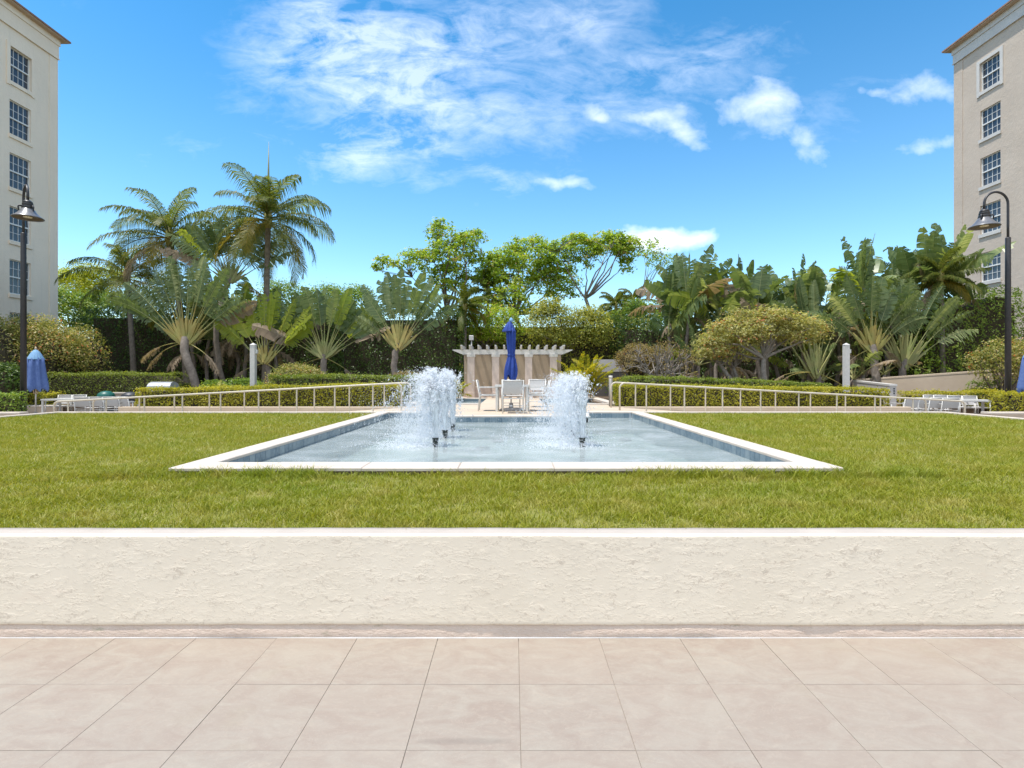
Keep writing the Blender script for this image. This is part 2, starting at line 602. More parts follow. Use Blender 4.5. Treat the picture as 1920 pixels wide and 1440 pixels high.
    c = t.mix(t.frange(t.noise(p, 1.6, 5, 0.6), 0.35, 0.68), (0.80, 0.705, 0.575), (0.76, 0.665, 0.535))
    c = t.mix(t.frange(t.noise(t.mapv(p, (2.2, 2.2, 5)), 2.0, 6, 0.7), 0.58, 0.80, 0, 0.45), c, (0.74, 0.60, 0.485))
    shade_lines = t.math('MAXIMUM', lip_shade[0], t.math('MAXIMUM', lip_shade[1], lip_shade[2]))
    c = t.mix(t.math('MULTIPLY', shade_lines, 0.52), c, (0.38, 0.30, 0.235))  # thin shade under each plaster lip, painted into the base colour
    strk = t.noise(t.mapv(p, (9, 9, 0.7)), 1.0, 5, 0.65)
    c = t.mix(t.frange(strk, 0.56, 0.78, 0, 0.16), c, (0.60, 0.52, 0.43))
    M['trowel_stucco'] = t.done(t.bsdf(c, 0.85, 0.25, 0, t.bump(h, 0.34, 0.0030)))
    c2 = None
    t = NT('wall_foot')
    p = t.pos()
    c = t.mix(t.frange(t.noise(p, 5, 6, 0.65), 0.38, 0.66), (0.74, 0.60, 0.50), (0.66, 0.53, 0.44))
    c = t.mix(t.frange(t.noise(t.mapv(p, (3, 3, 9)), 2.3, 6, 0.7), 0.60, 0.72, 0, 0.7), c, (0.36, 0.34, 0.23))
    M['wall_foot'] = t.done(t.bsdf(c, 0.9, 0.2, 0, t.bump(t.noise(t.mapv(p, (1, 1, 2.5)), 28, 6, 0.7), 0.8, 0.02)))
    # painted top of the wall
    simple('wall_cap', (0.455, 0.40, 0.345), (0.41, 0.355, 0.305), 0.65, 4, 0.25, 40)

    # floor tiles: porcelain printed like travertine
    t = NT('floor_tile')
    oi = t.n('ShaderNodeObjectInfo')
    p = t.pos()
    off = t.n('ShaderNodeCombineXYZ')
    t.l(t.math('MULTIPLY', oi.outputs['Random'], 37.0), off.inputs[0])
    t.l(t.math('MULTIPLY', oi.outputs['Random'], 91.0), off.inputs[1])
    va = t.n('ShaderNodeVectorMath', operation='ADD')
    t.l(p, va.inputs[0]); t.l(off.outputs[0], va.inputs[1])
    q = va.outputs[0]
    n1 = t.noise(t.mapv(q, (1, 1.8, 1), (0, 0, R(28))), 4.2, 8, 0.66, 1.2)
    n2 = t.noise(t.mapv(q, (1, 2.6, 1), (0, 0, R(30))), 9.0, 8, 0.7, 1.6)
    n3 = t.noise(q, 60, 5, 0.7)
    c = t.mix(t.frange(n1, 0.36, 0.64), (0.258, 0.210, 0.174), (0.300, 0.266, 0.222))
    c = t.mix(t.frange(n2, 0.52, 0.70, 0, 0.55), c, (0.345, 0.296, 0.240))
    c = t.mix(t.frange(n3, 0.45, 0.75, 0, 0.22), c, (0.225, 0.175, 0.141))
    vein = t.math('ABSOLUTE', t.math('SUBTRACT', t.noise(t.mapv(q, (1, 1.7, 1), (0, 0, R(35))), 7.0, 6, 0.62, 2.2), 0.5))
    c = t.mix(t.frange(vein, 0.0, 0.012, 0.42, 0.0), c, (0.385, 0.335, 0.275))
    c = t.mix(t.frange(t.noise(q, 3.0, 3, 0.5), 0.62, 0.76, 0, 0.16), c, (0.235, 0.21, 0.13))
    # a greyish scuff left by something dragged over one tile
    sp = t.n('ShaderNodeSeparateXYZ')
    t.l(p, sp.inputs[0])
    ex = t.math('DIVIDE', t.math('ADD', sp.outputs[0], 0.20), 0.20)
    ey = t.math('DIVIDE', t.math('SUBTRACT', sp.outputs[1], 2.205), 0.022)
    e2 = t.math('ADD', t.math('POWER', t.math('ABSOLUTE', ex), 4.0), t.math('POWER', t.math('ABSOLUTE', ey), 2.0))
    e3 = t.math('ADD', e2, t.math('MULTIPLY', t.noise(p, 30, 4, 0.6), 0.6))
    c = t.mix(t.frange(e3, 0.3, 1.5, 0.42, 0.0), c, (0.165, 0.14, 0.12))
    c = t.mix(t.math('MULTIPLY', oi.outputs['Random'], 0.34), c, (0.315, 0.262, 0.215))
    M['floor_tile'] = t.done(t.bsdf(c, t.frange(n2, 0.3, 0.7, 0.48, 0.62), 0.35, 0, t.bump(t.math('ADD', n3, n2), 0.10, 0.003)))
    # the same paving seen from far off
    t = NT('paving')
    p = t.pos()
    br = t.n('ShaderNodeTexBrick')
    br.offset = 0
    br.inputs['Scale'].default_value = 1.0
    br.inputs['Brick Width'].default_value = 0.461
    br.inputs['Row Height'].default_value = 0.461
    br.inputs['Mortar Size'].default_value = 0.004
    br.inputs['Color1'].default_value = (0.27, 0.222, 0.19, 1)
    br.inputs['Color2'].default_value = (0.295, 0.25, 0.213, 1)
    br.inputs['Mortar'].default_value = (0.18, 0.15, 0.13, 1)
    t.l(p, br.inputs['Vector'])
    M['paving'] = t.done(t.bsdf(t.mix(t.frange(t.noise(p, 3, 6, 0.6), 0.35, 0.7, 0, 0.4), br.outputs[0], (0.32, 0.28, 0.24)), 0.55, 0.35))

    # pool tiles
    t = NT('pool_tile')
    oi = t.n('ShaderNodeObjectInfo')
    p = t.pos()
    c = t.ramp(oi.outputs['Random'], [(0.0, (0.09, 0.145, 0.19)), (0.5, (0.13, 0.19, 0.235)), (1.0, (0.20, 0.255, 0.285))])
    c = t.mix(t.frange(t.noise(p, 18, 5, 0.6), 0.4, 0.75, 0, 0.4), c, (0.30, 0.35, 0.37))
    M['pool_tile'] = t.done(t.bsdf(c, 0.2, 0.5))

    # pool water: rippled surface over milky, bubble-filled water
    t = NT('pool_water')
    p = t.pos()
    r1 = t.noise(t.mapv(p, (1, 1.5, 1)), 9.0, 4, 0.6, 0.8)
    r2 = t.noise(t.mapv(p, (1, 1.3, 1)), 30.0, 4, 0.65, 0.6)
    r3 = t.noise(p, 85.0, 3, 0.6)
    h = t.math('ADD', t.math('MULTIPLY', r1, 1.0), t.math('ADD', t.math('MULTIPLY', r2, 0.55), t.math('MULTIPLY', r3, 0.2)))
    nm = t.bump(h, 0.55, 0.045)
    fo = t.noise(t.mapv(p, (1, 1.25, 1)), 1.1, 6, 0.62, 0.7)
    foam = t.math('ADD', t.frange(fo, 0.34, 0.66, 0.05, 0.62), t.math('MULTIPLY', t.frange(r2, 0.50, 0.72), 0.34), clamp=True)
    dc = t.mix(foam, (0.42, 0.495, 0.475), (0.60, 0.635, 0.65))
    dif = t.bsdf(dc, 0.5, 0.0, 0, nm)
    tr = t.n('ShaderNodeBsdfTransparent')
    tr.inputs[0].default_value = (0.80, 0.90, 0.90, 1)
    ms = t.n('ShaderNodeMixShader')
    t.l(t.math('ADD', t.math('MULTIPLY', foam, 0.45), 0.40, clamp=True), ms.inputs[0])
    t.l(tr.outputs[0], ms.inputs[1]); t.l(dif, ms.inputs[2])
    gl = t.n('ShaderNodeBsdfGlossy')
    gl.inputs['Roughness'].default_value = 0.07
    t.l(nm, gl.inputs['Normal'])
    fr = t.n('ShaderNodeFresnel')
    fr.inputs[0].default_value = 1.33
    t.l(nm, fr.inputs['Normal'])
    m2 = t.n('ShaderNodeMixShader')
    t.l(fr.outputs[0], m2.inputs[0])
    t.l(ms.outputs[0], m2.inputs[1]); t.l(gl.outputs[0], m2.inputs[2])
    M['pool_water'] = t.done(m2.outputs[0])

    # spray: lumps of air and water
    t = NT('spray')
    b = t.bsdf((0.88, 0.89, 0.91), 0.25, 0.5)
    tl = t.n('ShaderNodeBsdfTranslucent')
    tl.inputs[0].default_value = (0.93, 0.95, 0.98, 1)
    ms = t.n('ShaderNodeMixShader')
    ms.inputs[0].default_value = 0.5
    t.l(b, ms.inputs[1]); t.l(tl.outputs[0], ms.inputs[2])
    tp = t.n('ShaderNodeBsdfTransparent')
    m3 = t.n('ShaderNodeMixShader')
    m3.inputs[0].default_value = 0.52
    t.l(tp.outputs[0], m3.inputs[1]); t.l(ms.outputs[0], m3.inputs[2])
    M['spray'] = t.done(m3.outputs[0])
    t = NT('jet_water')
    p = t.pos()
    nm = t.bump(t.noise(t.mapv(p, (60, 60, 12)), 1.0, 4, 0.6), 0.8, 0.02)
    b = t.bsdf((0.80, 0.83, 0.86), 0.3, 0.4, 0, nm)
    tp = t.n('ShaderNodeBsdfTransparent')
    ms = t.n('ShaderNodeMixShader')
    t.l(t.frange(t.noise(t.mapv(p, (50, 50, 7)), 1.0, 4, 0.6), 0.35, 0.6, 0.6, 1.0), ms.inputs[0])
    t.l(tp.outputs[0], ms.inputs[1]); t.l(b, ms.inputs[2])
    M['jet_water'] = t.done(ms.outputs[0])

    # lawn
    t = NT('grass_blade')
    p = t.pos()
    c = t.ramp(t.rnd(), [(0.0, (0.13, 0.17, 0.014)), (0.35, (0.235, 0.26, 0.02)), (0.72, (0.335, 0.33, 0.032)), (0.90, (0.38, 0.34, 0.065)), (1.0, (0.46, 0.38, 0.15))])
    big = t.noise(p, 0.55, 4, 0.6)
    mid = t.noise(p, 3.2, 4, 0.6)
    c = t.mix(t.frange(big, 0.45, 0.68, 0, 0.55), c, (0.20, 0.265, 0.022))
    c = t.mix(t.frange(mid, 0.48, 0.70, 0, 0.65), c, (0.42, 0.355, 0.10))
    b = t.bsdf(c, 0.45, 0.3)
    tl = t.n('ShaderNodeBsdfTranslucent')
    t.l(t.mix(1.0, c, (1.35, 1.3, 0.7), 'MULTIPLY'), tl.inputs[0])
    ms = t.n('ShaderNodeMixShader')
    ms.inputs[0].default_value = 0.35
    t.l(b, ms.inputs[1]); t.l(tl.outputs[0], ms.inputs[2])
    M['grass_blade'] = t.done(ms.outputs[0])
    simple('turf', (0.16, 0.17, 0.025), (0.23, 0.21, 0.06), 0.95, 5, 0.6, 60)

    # foliage
    leafmat('lf_ficus', [(0, (0.039, 0.075, 0.018)), (0.6, (0.075, 0.134, 0.027)), (0.9, (0.142, 0.205, 0.043)), (1, (0.227, 0.286, 0.075))], 0.34, 0.2)
    leafmat('lf_mid', [(0, (0.097, 0.172, 0.032)), (0.5, (0.171, 0.263, 0.043)), (0.9, (0.304, 0.389, 0.068)), (1, (0.485, 0.504, 0.136))], 0.36, 0.28)
    leafmat('lf_yellow', [(0, (0.186, 0.230, 0.014)), (0.5, (0.315, 0.351, 0.023)), (1, (0.472, 0.459, 0.040))], 0.5, 0.35)
    leafmat('lf_hedge', [(0, (0.159, 0.179, 0.017)), (0.45, (0.301, 0.299, 0.028)), (0.8, (0.460, 0.419, 0.051)), (0.95, (0.580, 0.538, 0.114)), (1, (0.222, 0.135, 0.038))], 0.42, 0.3)
    leafmat('lf_hedge_dark', [(0, (0.104, 0.144, 0.022)), (0.6, (0.181, 0.234, 0.034)), (1, (0.324, 0.360, 0.077))], 0.42, 0.25)
    leafmat('lf_airy', [(0, (0.126, 0.202, 0.036)), (0.35, (0.242, 0.348, 0.043)), (0.75, (0.368, 0.471, 0.061)), (0.92, (0.445, 0.426, 0.121)), (1, (0.445, 0.292, 0.145))], 0.5, 0.42, spec=0.2)
    leafmat('lf_olive', [(0, (0.130, 0.168, 0.034)), (0.45, (0.262, 0.291, 0.053)), (0.8, (0.427, 0.414, 0.085)), (1, (0.580, 0.538, 0.171))], 0.42, 0.3)
    leafmat('lf_plumeria', [(0, (0.170, 0.180, 0.065)), (0.40, (0.310, 0.315, 0.110)), (0.75, (0.450, 0.430, 0.190)), (0.93, (0.540, 0.490, 0.280)), (0.965, (0.440, 0.240, 0.120)), (1, (0.480, 0.180, 0.090))], 0.5, 0.35, spec=0.2)
    leafmat('lf_flower', [(0, (0.099, 0.139, 0.033)), (0.40, (0.216, 0.242, 0.057)), (0.70, (0.393, 0.353, 0.123)), (0.86, (0.620, 0.520, 0.281)), (0.93, (0.620, 0.372, 0.214)), (1, (0.620, 0.166, 0.082))], 0.42, 0.28)
    leafmat('lf_dry', [(0, (0.127, 0.108, 0.036)), (0.5, (0.242, 0.192, 0.076)), (0.85, (0.356, 0.264, 0.133)), (1, (0.382, 0.180, 0.092))], 0.6, 0.25)
    leafmat('lf_palm', [(0, (0.053, 0.081, 0.017)), (0.5, (0.112, 0.143, 0.030)), (0.85, (0.197, 0.211, 0.053)), (1, (0.315, 0.273, 0.095))], 0.46, 0.32, spec=0.25)
    leafmat('lf_palm_yellow', [(0, (0.125, 0.129, 0.019)), (0.5, (0.204, 0.176, 0.026)), (1, (0.341, 0.257, 0.050))], 0.46, 0.38, spec=0.25)
    leafmat('lf_areca', [(0, (0.127, 0.156, 0.015)), (0.5, (0.305, 0.300, 0.020)), (1, (0.560, 0.444, 0.031))], 0.4, 0.35)
    leafmat('lf_banana', [(0, (0.061, 0.100, 0.035)), (0.4, (0.128, 0.181, 0.065)), (0.75, (0.220, 0.269, 0.106)), (1, (0.403, 0.425, 0.200))], 0.36, 0.26, spec=0.5)
    leafmat('lf_banana_light', [(0, (0.191, 0.240, 0.038)), (0.5, (0.270, 0.330, 0.051)), (1, (0.413, 0.420, 0.089))], 0.36, 0.4)
    leafmat('lf_brown', [(0, (0.170, 0.125, 0.085)), (0.5, (0.280, 0.215, 0.150)), (1, (0.380, 0.320, 0.240))], 0.8, 0.2)
    leafmat('lf_orange', [(0, (0.371, 0.190, 0.025)), (1, (0.488, 0.290, 0.051))], 0.6, 0.35)
    leafmat('lf_fern', [(0, (0.146, 0.200, 0.027)), (0.5, (0.265, 0.300, 0.053)), (1, (0.451, 0.413, 0.128))], 0.45, 0.35)


mats()

# ================================================================== THE SETTING
LAWN = (-11.35, 10.75, 3.20, 13.40)          # x0 x1 y0 y1
POOL = (-3.27, 3.14, 5.09, 13.30)            # outer edge of the coping
PB = (-1.70, 1.60, 11.74)                    # the deck's bump-out into the pool: x0 x1, front
DECK_Z, RIM_Z, WATER_Z = 0.60, 0.63, 0.485


def setting():
    MB().add([(-700, -300, -0.06), (700, -300, -0.06), (700, 1100, -0.06), (-700, 1100, -0.06)], [(0, 1, 2, 3)]).build('ground', M['earth'])['kind'] = 'structure'
    # terrace beside and behind the lawn, a step lower than the deck
    t = MB()
    t.box(-26, LAWN[0] - 0.15, 3.07, 26, -0.30, 0.0)
    t.box(LAWN[1] + 0.15, 27, 3.07, 26, -0.30, 0.0)
    t.build('terrace_paving', M['paving'])['kind'] = 'structure'
    # terrace in front of the wall, tile by tile
    fl = MB().box(-26, 27, -8, 3.045, -0.30, -0.0042).build('terrace_floor', M['grout'])
    fl['kind'] = 'structure'
    S = 0.461
    g = 0.0009
    tm = MB().bbox(g, S - g, g, S - g, -0.004, 0.0, 0.0012).mesh('tile')
    rng = random.Random(3)
    for j in range(0, 5):
        y0 = 3.074 - S * (j + 1)
        for i in range(-10, 10):
            o = link('tile', tm, M['floor_tile'], fl, (0.031 + i * S, y0, rng.uniform(0, 0.0006)))
            o.rotation_euler = (rng.uniform(-1, 1) * 0.0012, rng.uniform(-1, 1) * 0.0012, rng.uniform(-1, 1) * 0.0008)
    rest = MB()
    rest.box(-26, 0.031 - 10 * S, -8, 3.04, -0.0040, -0.0005)
    rest.box(0.031 + 10 * S, 27, -8, 3.04, -0.0040, -0.0005)
    rest.box(0.031 - 10 * S, 0.031 + 10 * S, -8, 3.074 - 5 * S, -0.0040, -0.0005)
    rest.build('outer_paving', M['paving'], fl)
    # lawn bed, leaving the pool open
    x0, x1, y0, y1 = LAWN
    l = MB()
    z = 0.555
    l.box(x0, x1, y0, POOL[2] + 0.03, 0.0, z)
    l.box(x0, POOL[0] + 0.03, POOL[2] + 0.03, y1 - 0.005, 0.0, z)
    l.box(POOL[1] - 0.03, x1, POOL[2] + 0.03, y1 - 0.005, 0.0, z)
    l.build('lawn', M['turf'])['kind'] = 'structure'
    # deck behind the pool with the two small rear pools let into it
    d = MB()
    d.box(PB[0] + 0.27, PB[1] - 0.27, 12.01, 13.30, 0.0, DECK_Z)
    d.box(-2.95, 2.95, 13.30, 16.80, 0.0, DECK_Z)
    d.box(-1.05, 1.02, 16.80, 20.95, 0.0, DECK_Z)
    d.box(-3.6, 3.6, 21.25, 23.6, 0.0, DECK_Z)
    d.build('deck', M['deck'])['kind'] = 'structure'
    # ramps falling to either side
    for s, xe in ((-1, -11.9), (1, 11.9)):
        r = MB()
        xi = 2.95 * s
        r.add([(xi, 13.56, DECK_Z), (xe, 13.56, 0.01), (xe, 15.62, 0.01), (xi, 15.62, DECK_Z),
               (xi, 13.56, -0.1), (xe, 13.56, -0.1), (xe, 15.62, -0.1), (xi, 15.62, -0.1)],
              [(0, 1, 2, 3), (4, 5, 1, 0), (3, 2, 6, 7), (7, 4, 0, 3), (1, 5, 6, 2)])
        o = r.build('ramp', M['deck'])
        o['kind'] = 'structure'
    # planted beds
    b = MB()
    b.box(-11.5, -2.96, 15.86, 24, 0, 0.56)
    b.box(2.96, 11.6, 15.86, 24, 0, 0.56)
    b.box(-40, 40, 24.0, 90, 0, 0.58)
    b.box(-40, -11.5, 21.6, 23.99, 0, 0.30)
    b.box(14.5, 40, 21.6, 23.99, 0, 0.30)
    b.build('garden_bed', M['soil'])['kind'] = 'structure'


setting()


def front_wall():
    w = empty('garden_wall', (0, 3.1, 0))
    tag(w, 'long low cream wall of trowelled stucco holding up the lawn, nearest the tiled floor', 'wall')
    rng = np.random.default_rng(5)

    def edge(n, amp):
        k = np.cumsum(rng.normal(size=n)) * 0.15
        k = k - np.linspace(k[0], k[-1], n)
        return amp * (np.convolve(rng.normal(size=n + 24), np.ones(25) / 6, 'valid')[:n] + 0.25 * k / max(1e-6, np.abs(k).max()))
    n = 900
    xs = np.linspace(-12.5, 12.5, n)
    zt = 0.592 + np.clip(edge(n, 0.0016), -.004, .004)
    zb = 0.079 + np.clip(edge(n, 0.003), -.008, .008)
    # stucco face with a rounded top arris and a ragged drip edge
    V, Fq = [], []
    rows = [(0.024, 0.0), (0.005, 0.003), (0.001, 0.012), (0.0, 0.022), (0.0, 0.04), (0.0, 0.2), (0.0, 0.5), (0.0, 0.8), (0.0, 0.96), (0.0, 0.985), (0.002, 1.0), (0.008, 1.02)]
    for (dy, k) in rows[::-1]:
        z = zb + (zt - zb) * (1 - k) if k <= 1 else zb - 0.004
        V.append(np.stack([xs, -0.03 + dy + edge(n, 0.0006) * (0.2 < k < 0.95), z], 1))
    V.append(np.stack([xs, np.full(n, 0.012), zb - 0.002], 1))
    V.insert(0, V.pop())
    A = np.concatenate(V)
    for r in range(len(V) - 1):
        i = np.arange(n - 1) + r * n
        Fq.append(np.stack([i, i + 1, i + 1 + n, i + n], 1))
    me = np_mesh('stucco_face', A, [np.concatenate(Fq)], None, True)
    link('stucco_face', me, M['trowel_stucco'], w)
    # top
    yb = 0.118 + edge(n, 0.0035)
    T = np.concatenate([np.stack([xs, np.full(n, -0.006), zt], 1), np.stack([xs, np.full(n, 0.06), zt + 0.001], 1), np.stack([xs, yb, zt - 0.002], 1), np.stack([xs, yb, zt * 0 + 0.4], 1)])
    i = np.arange(n - 1)
    Fq = np.concatenate([np.stack([i + r * n, i + 1 + r * n, i + 1 + (r + 1) * n, i + (r + 1) * n], 1) for r in range(3)])
    link('wall_top', np_mesh('wall_top', T, [Fq], None, True), M['wall_cap'], w)
    # foot, set back under the drip
    yf = -0.022 + edge(n, 0.0016)
    B = np.concatenate([np.stack([xs, np.full(n, -0.022) + edge(n, 0.001), np.full(n, 0.0)], 1), np.stack([xs, yf - 0.005, np.full(n, 0.05)], 1), np.stack([xs, yf + 0.01, zb + 0.004], 1)])
    Fq = np.concatenate([np.stack([i + r * n, i + 1 + r * n, i + 1 + (r + 1) * n, i + (r + 1) * n], 1) for r in range(2)])
    link('wall_foot', np_mesh('wall_foot', B, [Fq], None, True), M['wall_foot'], w)
    # white bead of sealant along the floor
    za = 0.003 + np.abs(edge(n, 0.0014))
    yk = -0.030 + edge(n, 0.0016)
    K = np.concatenate([np.stack([xs, yk, np.full(n, 0.0008)], 1), np.stack([xs, yk + 0.010, za], 1), np.stack([xs, np.full(n, -0.006), za + 0.003], 1)])
    link('sealant_bead', np_mesh('sealant_bead', K, [Fq], None, True), M['caulk'], w)
    MB().box(-12.5, 12.5, 0.0, 0.112, 0.0, 0.585).build('wall_core', M['wall_cap'], w)


front_wall()


def lawn_curbs():
    defs = [((LAWN[0] - 0.14, LAWN[0], 3.22, 13.40), 'low pale curb along the left edge of the lawn'),
            ((LAWN[1], LAWN[1] + 0.14, 3.22, 13.40), 'low pale curb along the right edge of the lawn'),
            ((LAWN[0] - 0.14, POOL[0] - 0.01, 13.405, 13.55), 'low pale curb closing the far edge of the left half of the lawn'),
            ((POOL[1] + 0.01, LAWN[1] + 0.14, 13.405, 13.55), 'low pale curb closing the far edge of the right half of the lawn')]
    for (b, lab) in defs:
        m = MB().bbox(b[0], b[1], b[2], b[3], 0.0, 0.605, 0.012)
        tag(m.build('lawn_curb', M['curb']), lab, 'curb', 'curbs around the lawn')
    for s, a, b_, lab in ((-1, -11.5, -2.96, 'low beige planter wall under the yellow-green hedge left of the fountain'), (1, 2.96, 11.6, 'low beige planter wall under the yellow-green hedge right of the fountain')):
        m = MB().bbox(a, b_, 15.64, 15.85, 0.0, 0.60, 0.012)
        tag(m.build('planter_wall', M['deck']), lab, 'wall', 'planter walls')


lawn_curbs()


# ------------------------------------------------------------------ fountain pool
def pool():
    p = empty('fountain_pool', (0, 9.2, 0))
    tag(p, 'rectangular fountain pool with pale stone rim and blue tile band, sunk in the lawn', 'pool')

    def pt(name, mb, m):
        o = mb.build(name, M[m])
        o.parent = p
        o.matrix_parent_inverse = Matrix.Translation((0, -9.2, 0))
        return o
    xi0, xi1, yi0, yi1 = -3.0, 2.87, 5.44, 13.0
    pt('pool_floor', MB().box(xi0 - .1, xi1 + .1, yi0 - .1, yi1 + .1, 0.05, 0.10), 'plaster')
    w = MB()
    w.box(POOL[0] + .035, xi0 - .012, POOL[2] + .035, yi1 + .26, 0.0, 0.60)
    w.box(xi1 + .012, POOL[1] - .035, POOL[2] + .035, yi1 + .26, 0.0, 0.60)
    w.box(xi0 - .012, xi1 + .012, POOL[2] + .035, yi0 - .012, 0.0, 0.60)
    w.box(xi0 - .012, PB[0] - .0, yi1 + .012, yi1 + .26, 0.0, 0.60)
    w.box(PB[1], xi1 + .012, yi1 + .012, yi1 + .26, 0.0, 0.60)
    w.box(PB[0] + .012, PB[1] - .012, PB[2] + .012, PB[2] + .262, 0.0, 0.60)
    w.box(PB[0] + .012, PB[0] + .26, PB[2] + .262, yi1 + .26, 0.0, 0.60)
    w.box(PB[1] - .26, PB[1] - .012, PB[2] + .262, yi1 + .26, 0.0, 0.60)
    pt('basin_wall', w, 'basin_side')
    gr = MB()
    e = 0.006
    gr.box(xi0 - .012, xi0 - e, yi0, yi1, 0.1, 0.598)
    gr.box(xi1 + e, xi1 + .012, yi0, yi1, 0.1, 0.598)
    gr.box(xi0, PB[0], yi1 + e, yi1 + .012, 0.1, 0.598)
    gr.box(PB[1], xi1, yi1 + e, yi1 + .012, 0.1, 0.598)
    gr.box(PB[0] + e, PB[1] - e, PB[2] + e, PB[2] + .012, 0.1, 0.598)
    gr.box(PB[0] + e, PB[0] + .012, PB[2] + .012, yi1, 0.1, 0.598)
    gr.box(PB[1] - .012, PB[1] - e, PB[2] + .012, yi1, 0.1, 0.598)
    pt('tile_grout', gr, 'pool_grout')
    # rim stones
    rng = random.Random(8)

    def run(ax, a, b, c0, c1, step):
        n = max(1, round((b - a) / step))
        for i in range(n):
            q0, q1 = a + (b - a) * i / n + .002, a + (b - a) * (i + 1) / n - .002
            dz = rng.uniform(-.0015, .0015)
            m = MB()
            if ax == 'x': m.bbox(q0, q1, c0, c1, 0.598, RIM_Z + dz, 0.007)
            else: m.bbox(c0, c1, q0, q1, 0.598, RIM_Z + dz, 0.007)
            pt('rim_stone', m, 'curb')
    run('x', POOL[0], POOL[1], POOL[2], yi0, 0.92)
    run('y', yi0 + .001, yi1, POOL[0], xi0, 1.08)
    run('y', yi0 + .001, yi1, xi1, POOL[1], 1.08)
    run('x', POOL[0], PB[0], yi1 + .001, yi1 + .30, 0.8)
    run('x', PB[1], POOL[1], yi1 + .001, yi1 + .30, 0.8)
    run('x', PB[0], PB[1], PB[2], PB[2] + .27, 0.82)
    run('y', PB[2] + .271, yi1 + .30, PB[0] + .001, PB[0] + .27, 0.8)
    run('y', PB[2] + .271, yi1 + .30, PB[1] - .27, PB[1] - .001, 0.8)
    # waterline tiles, one by one
    P, H = 0.134, 0.128
    z0 = 0.597 - H
    tx = MB().box(.003, P - .003, 0, .0055, 0, H - .002).mesh('tile')
    ty = MB().box(0, .0055, .003, P - .003, 0, H - .002).mesh('tile')

    def tiles(me, pts):
        for q in pts:
            o = link('tile', me, M['pool_tile'])
            o.parent = p
            o.matrix_parent_inverse = Matrix.Translation((0, -9.2, 0))
            o.location = (q[0] + rng.uniform(-.001, .001), q[1] + rng.uniform(-.0008, .0008), z0)
    k = lambda a, b: [a + i * P for i in range(int((b - a) / P))]
    tiles(tx, [(x, yi1, 0) for x in k(xi0, PB[0])])
    tiles(tx, [(x, yi1, 0) for x in k(PB[1], xi1)])
    tiles(tx, [(x, PB[2], 0) for x in k(PB[0], PB[1])])
    tiles(ty, [(PB[0] + .0, y, 0) for y in k(PB[2] + .02, yi1)])
    tiles(ty, [(PB[1] - .0055, y, 0) for y in k(PB[2] + .02, yi1)])
    tiles(ty, [(xi0 - .0055, y, 0) for y in k(yi0, yi1)])
    tiles(ty, [(xi1, y, 0) for y in k(yi0, yi1)])
    # return fittings on the floor, dark under the water
    for (x, y) in ((-0.26, 8.95), (-0.45, 8.0), (1.63, 10.2), (1.9, 9.1), (1.25, 8.6)):
        o = MB().lathe([(.11, .40), (.10, .445), (.05, .455)], 14, (x, y, 0)).build('floor_fitting', M['charcoal'])
        o.parent = p
        o.matrix_parent_inverse = Matrix.Translation((0, -9.2, 0))
    # water
    W_ = MB()
    z = WATER_Z
    W_.add([(xi0 - .004, yi0 - .004, z), (xi1 + .004, yi0 - .004, z), (xi1 + .004, PB[2], z), (xi0 - .004, PB[2], z)], [(0, 1, 2, 3)])
    W_.add([(xi0 - .004, PB[2], z), (PB[0], PB[2], z), (PB[0], yi1, z), (xi0 - .004, yi1, z)], [(0, 1, 2, 3)])
    W_.add([(PB[1], PB[2], z), (xi1 + .004, PB[2], z), (xi1 + .004, yi1, z), (PB[1], yi1, z)], [(0, 1, 2, 3)])
    tag(W_.build('water', M['pool_water']), kind='structure')


pool()


def rear_pools():
    for s, lab in ((-1, 'small rear pool with blue tile edge in front of the pergola, left of the walkway'),
                   (1, 'small rear pool with blue tile edge in front of the pergola, right of the walkway')):
        p = empty('rear_pool', (2.06 * s, 18.9, 0))
        tag(p, lab, 'pool', 'rear pools before the pergola')

        def pt(name, mb, m):
            o = mb.build(name, M[m])
            o.parent = p
            o.matrix_parent_inverse = Matrix.Translation((-2.06 * s, -18.9, 0))
        a, b = (1.03, 3.1)
        xa, xb = (a, b) if s > 0 else (-b, -a - .02)
        pt('pool_floor', MB().box(xa, xb, 16.81, 21.2, 0.1, 0.2), 'plaster')
        q = MB()
        q.box(xa, xb, 20.955, 21.24, 0.2, 0.60)
        pt('basin_wall', q, 'pool_tile')
        r = MB()
        r.bbox(xa, xb, 20.93, 21.245, 0.601, 0.64, .008)
        pt('rim_stone', r, 'curb')
        r = MB()
        if s > 0: r.bbox(3.101, 3.40, 16.81, 21.245, 0.0, 0.64, .008)
        else: r.bbox(-3.40, -3.101, 16.81, 21.245, 0.0, 0.64, .008)
        pt('rim_stone', r, 'curb')
        r = MB()
        r.bbox(xa, xb, 16.81, 17.06, 0.601, 0.63, .008)
        pt('rim_stone', r, 'curb')
        pt('pool_water', MB().add([(xa, 17.06, .50), (xb, 17.06, .50), (xb, 20.95, .50), (xa, 20.95, .50)], [(0, 1, 2, 3)]), 'pool_water')


rear_pools()


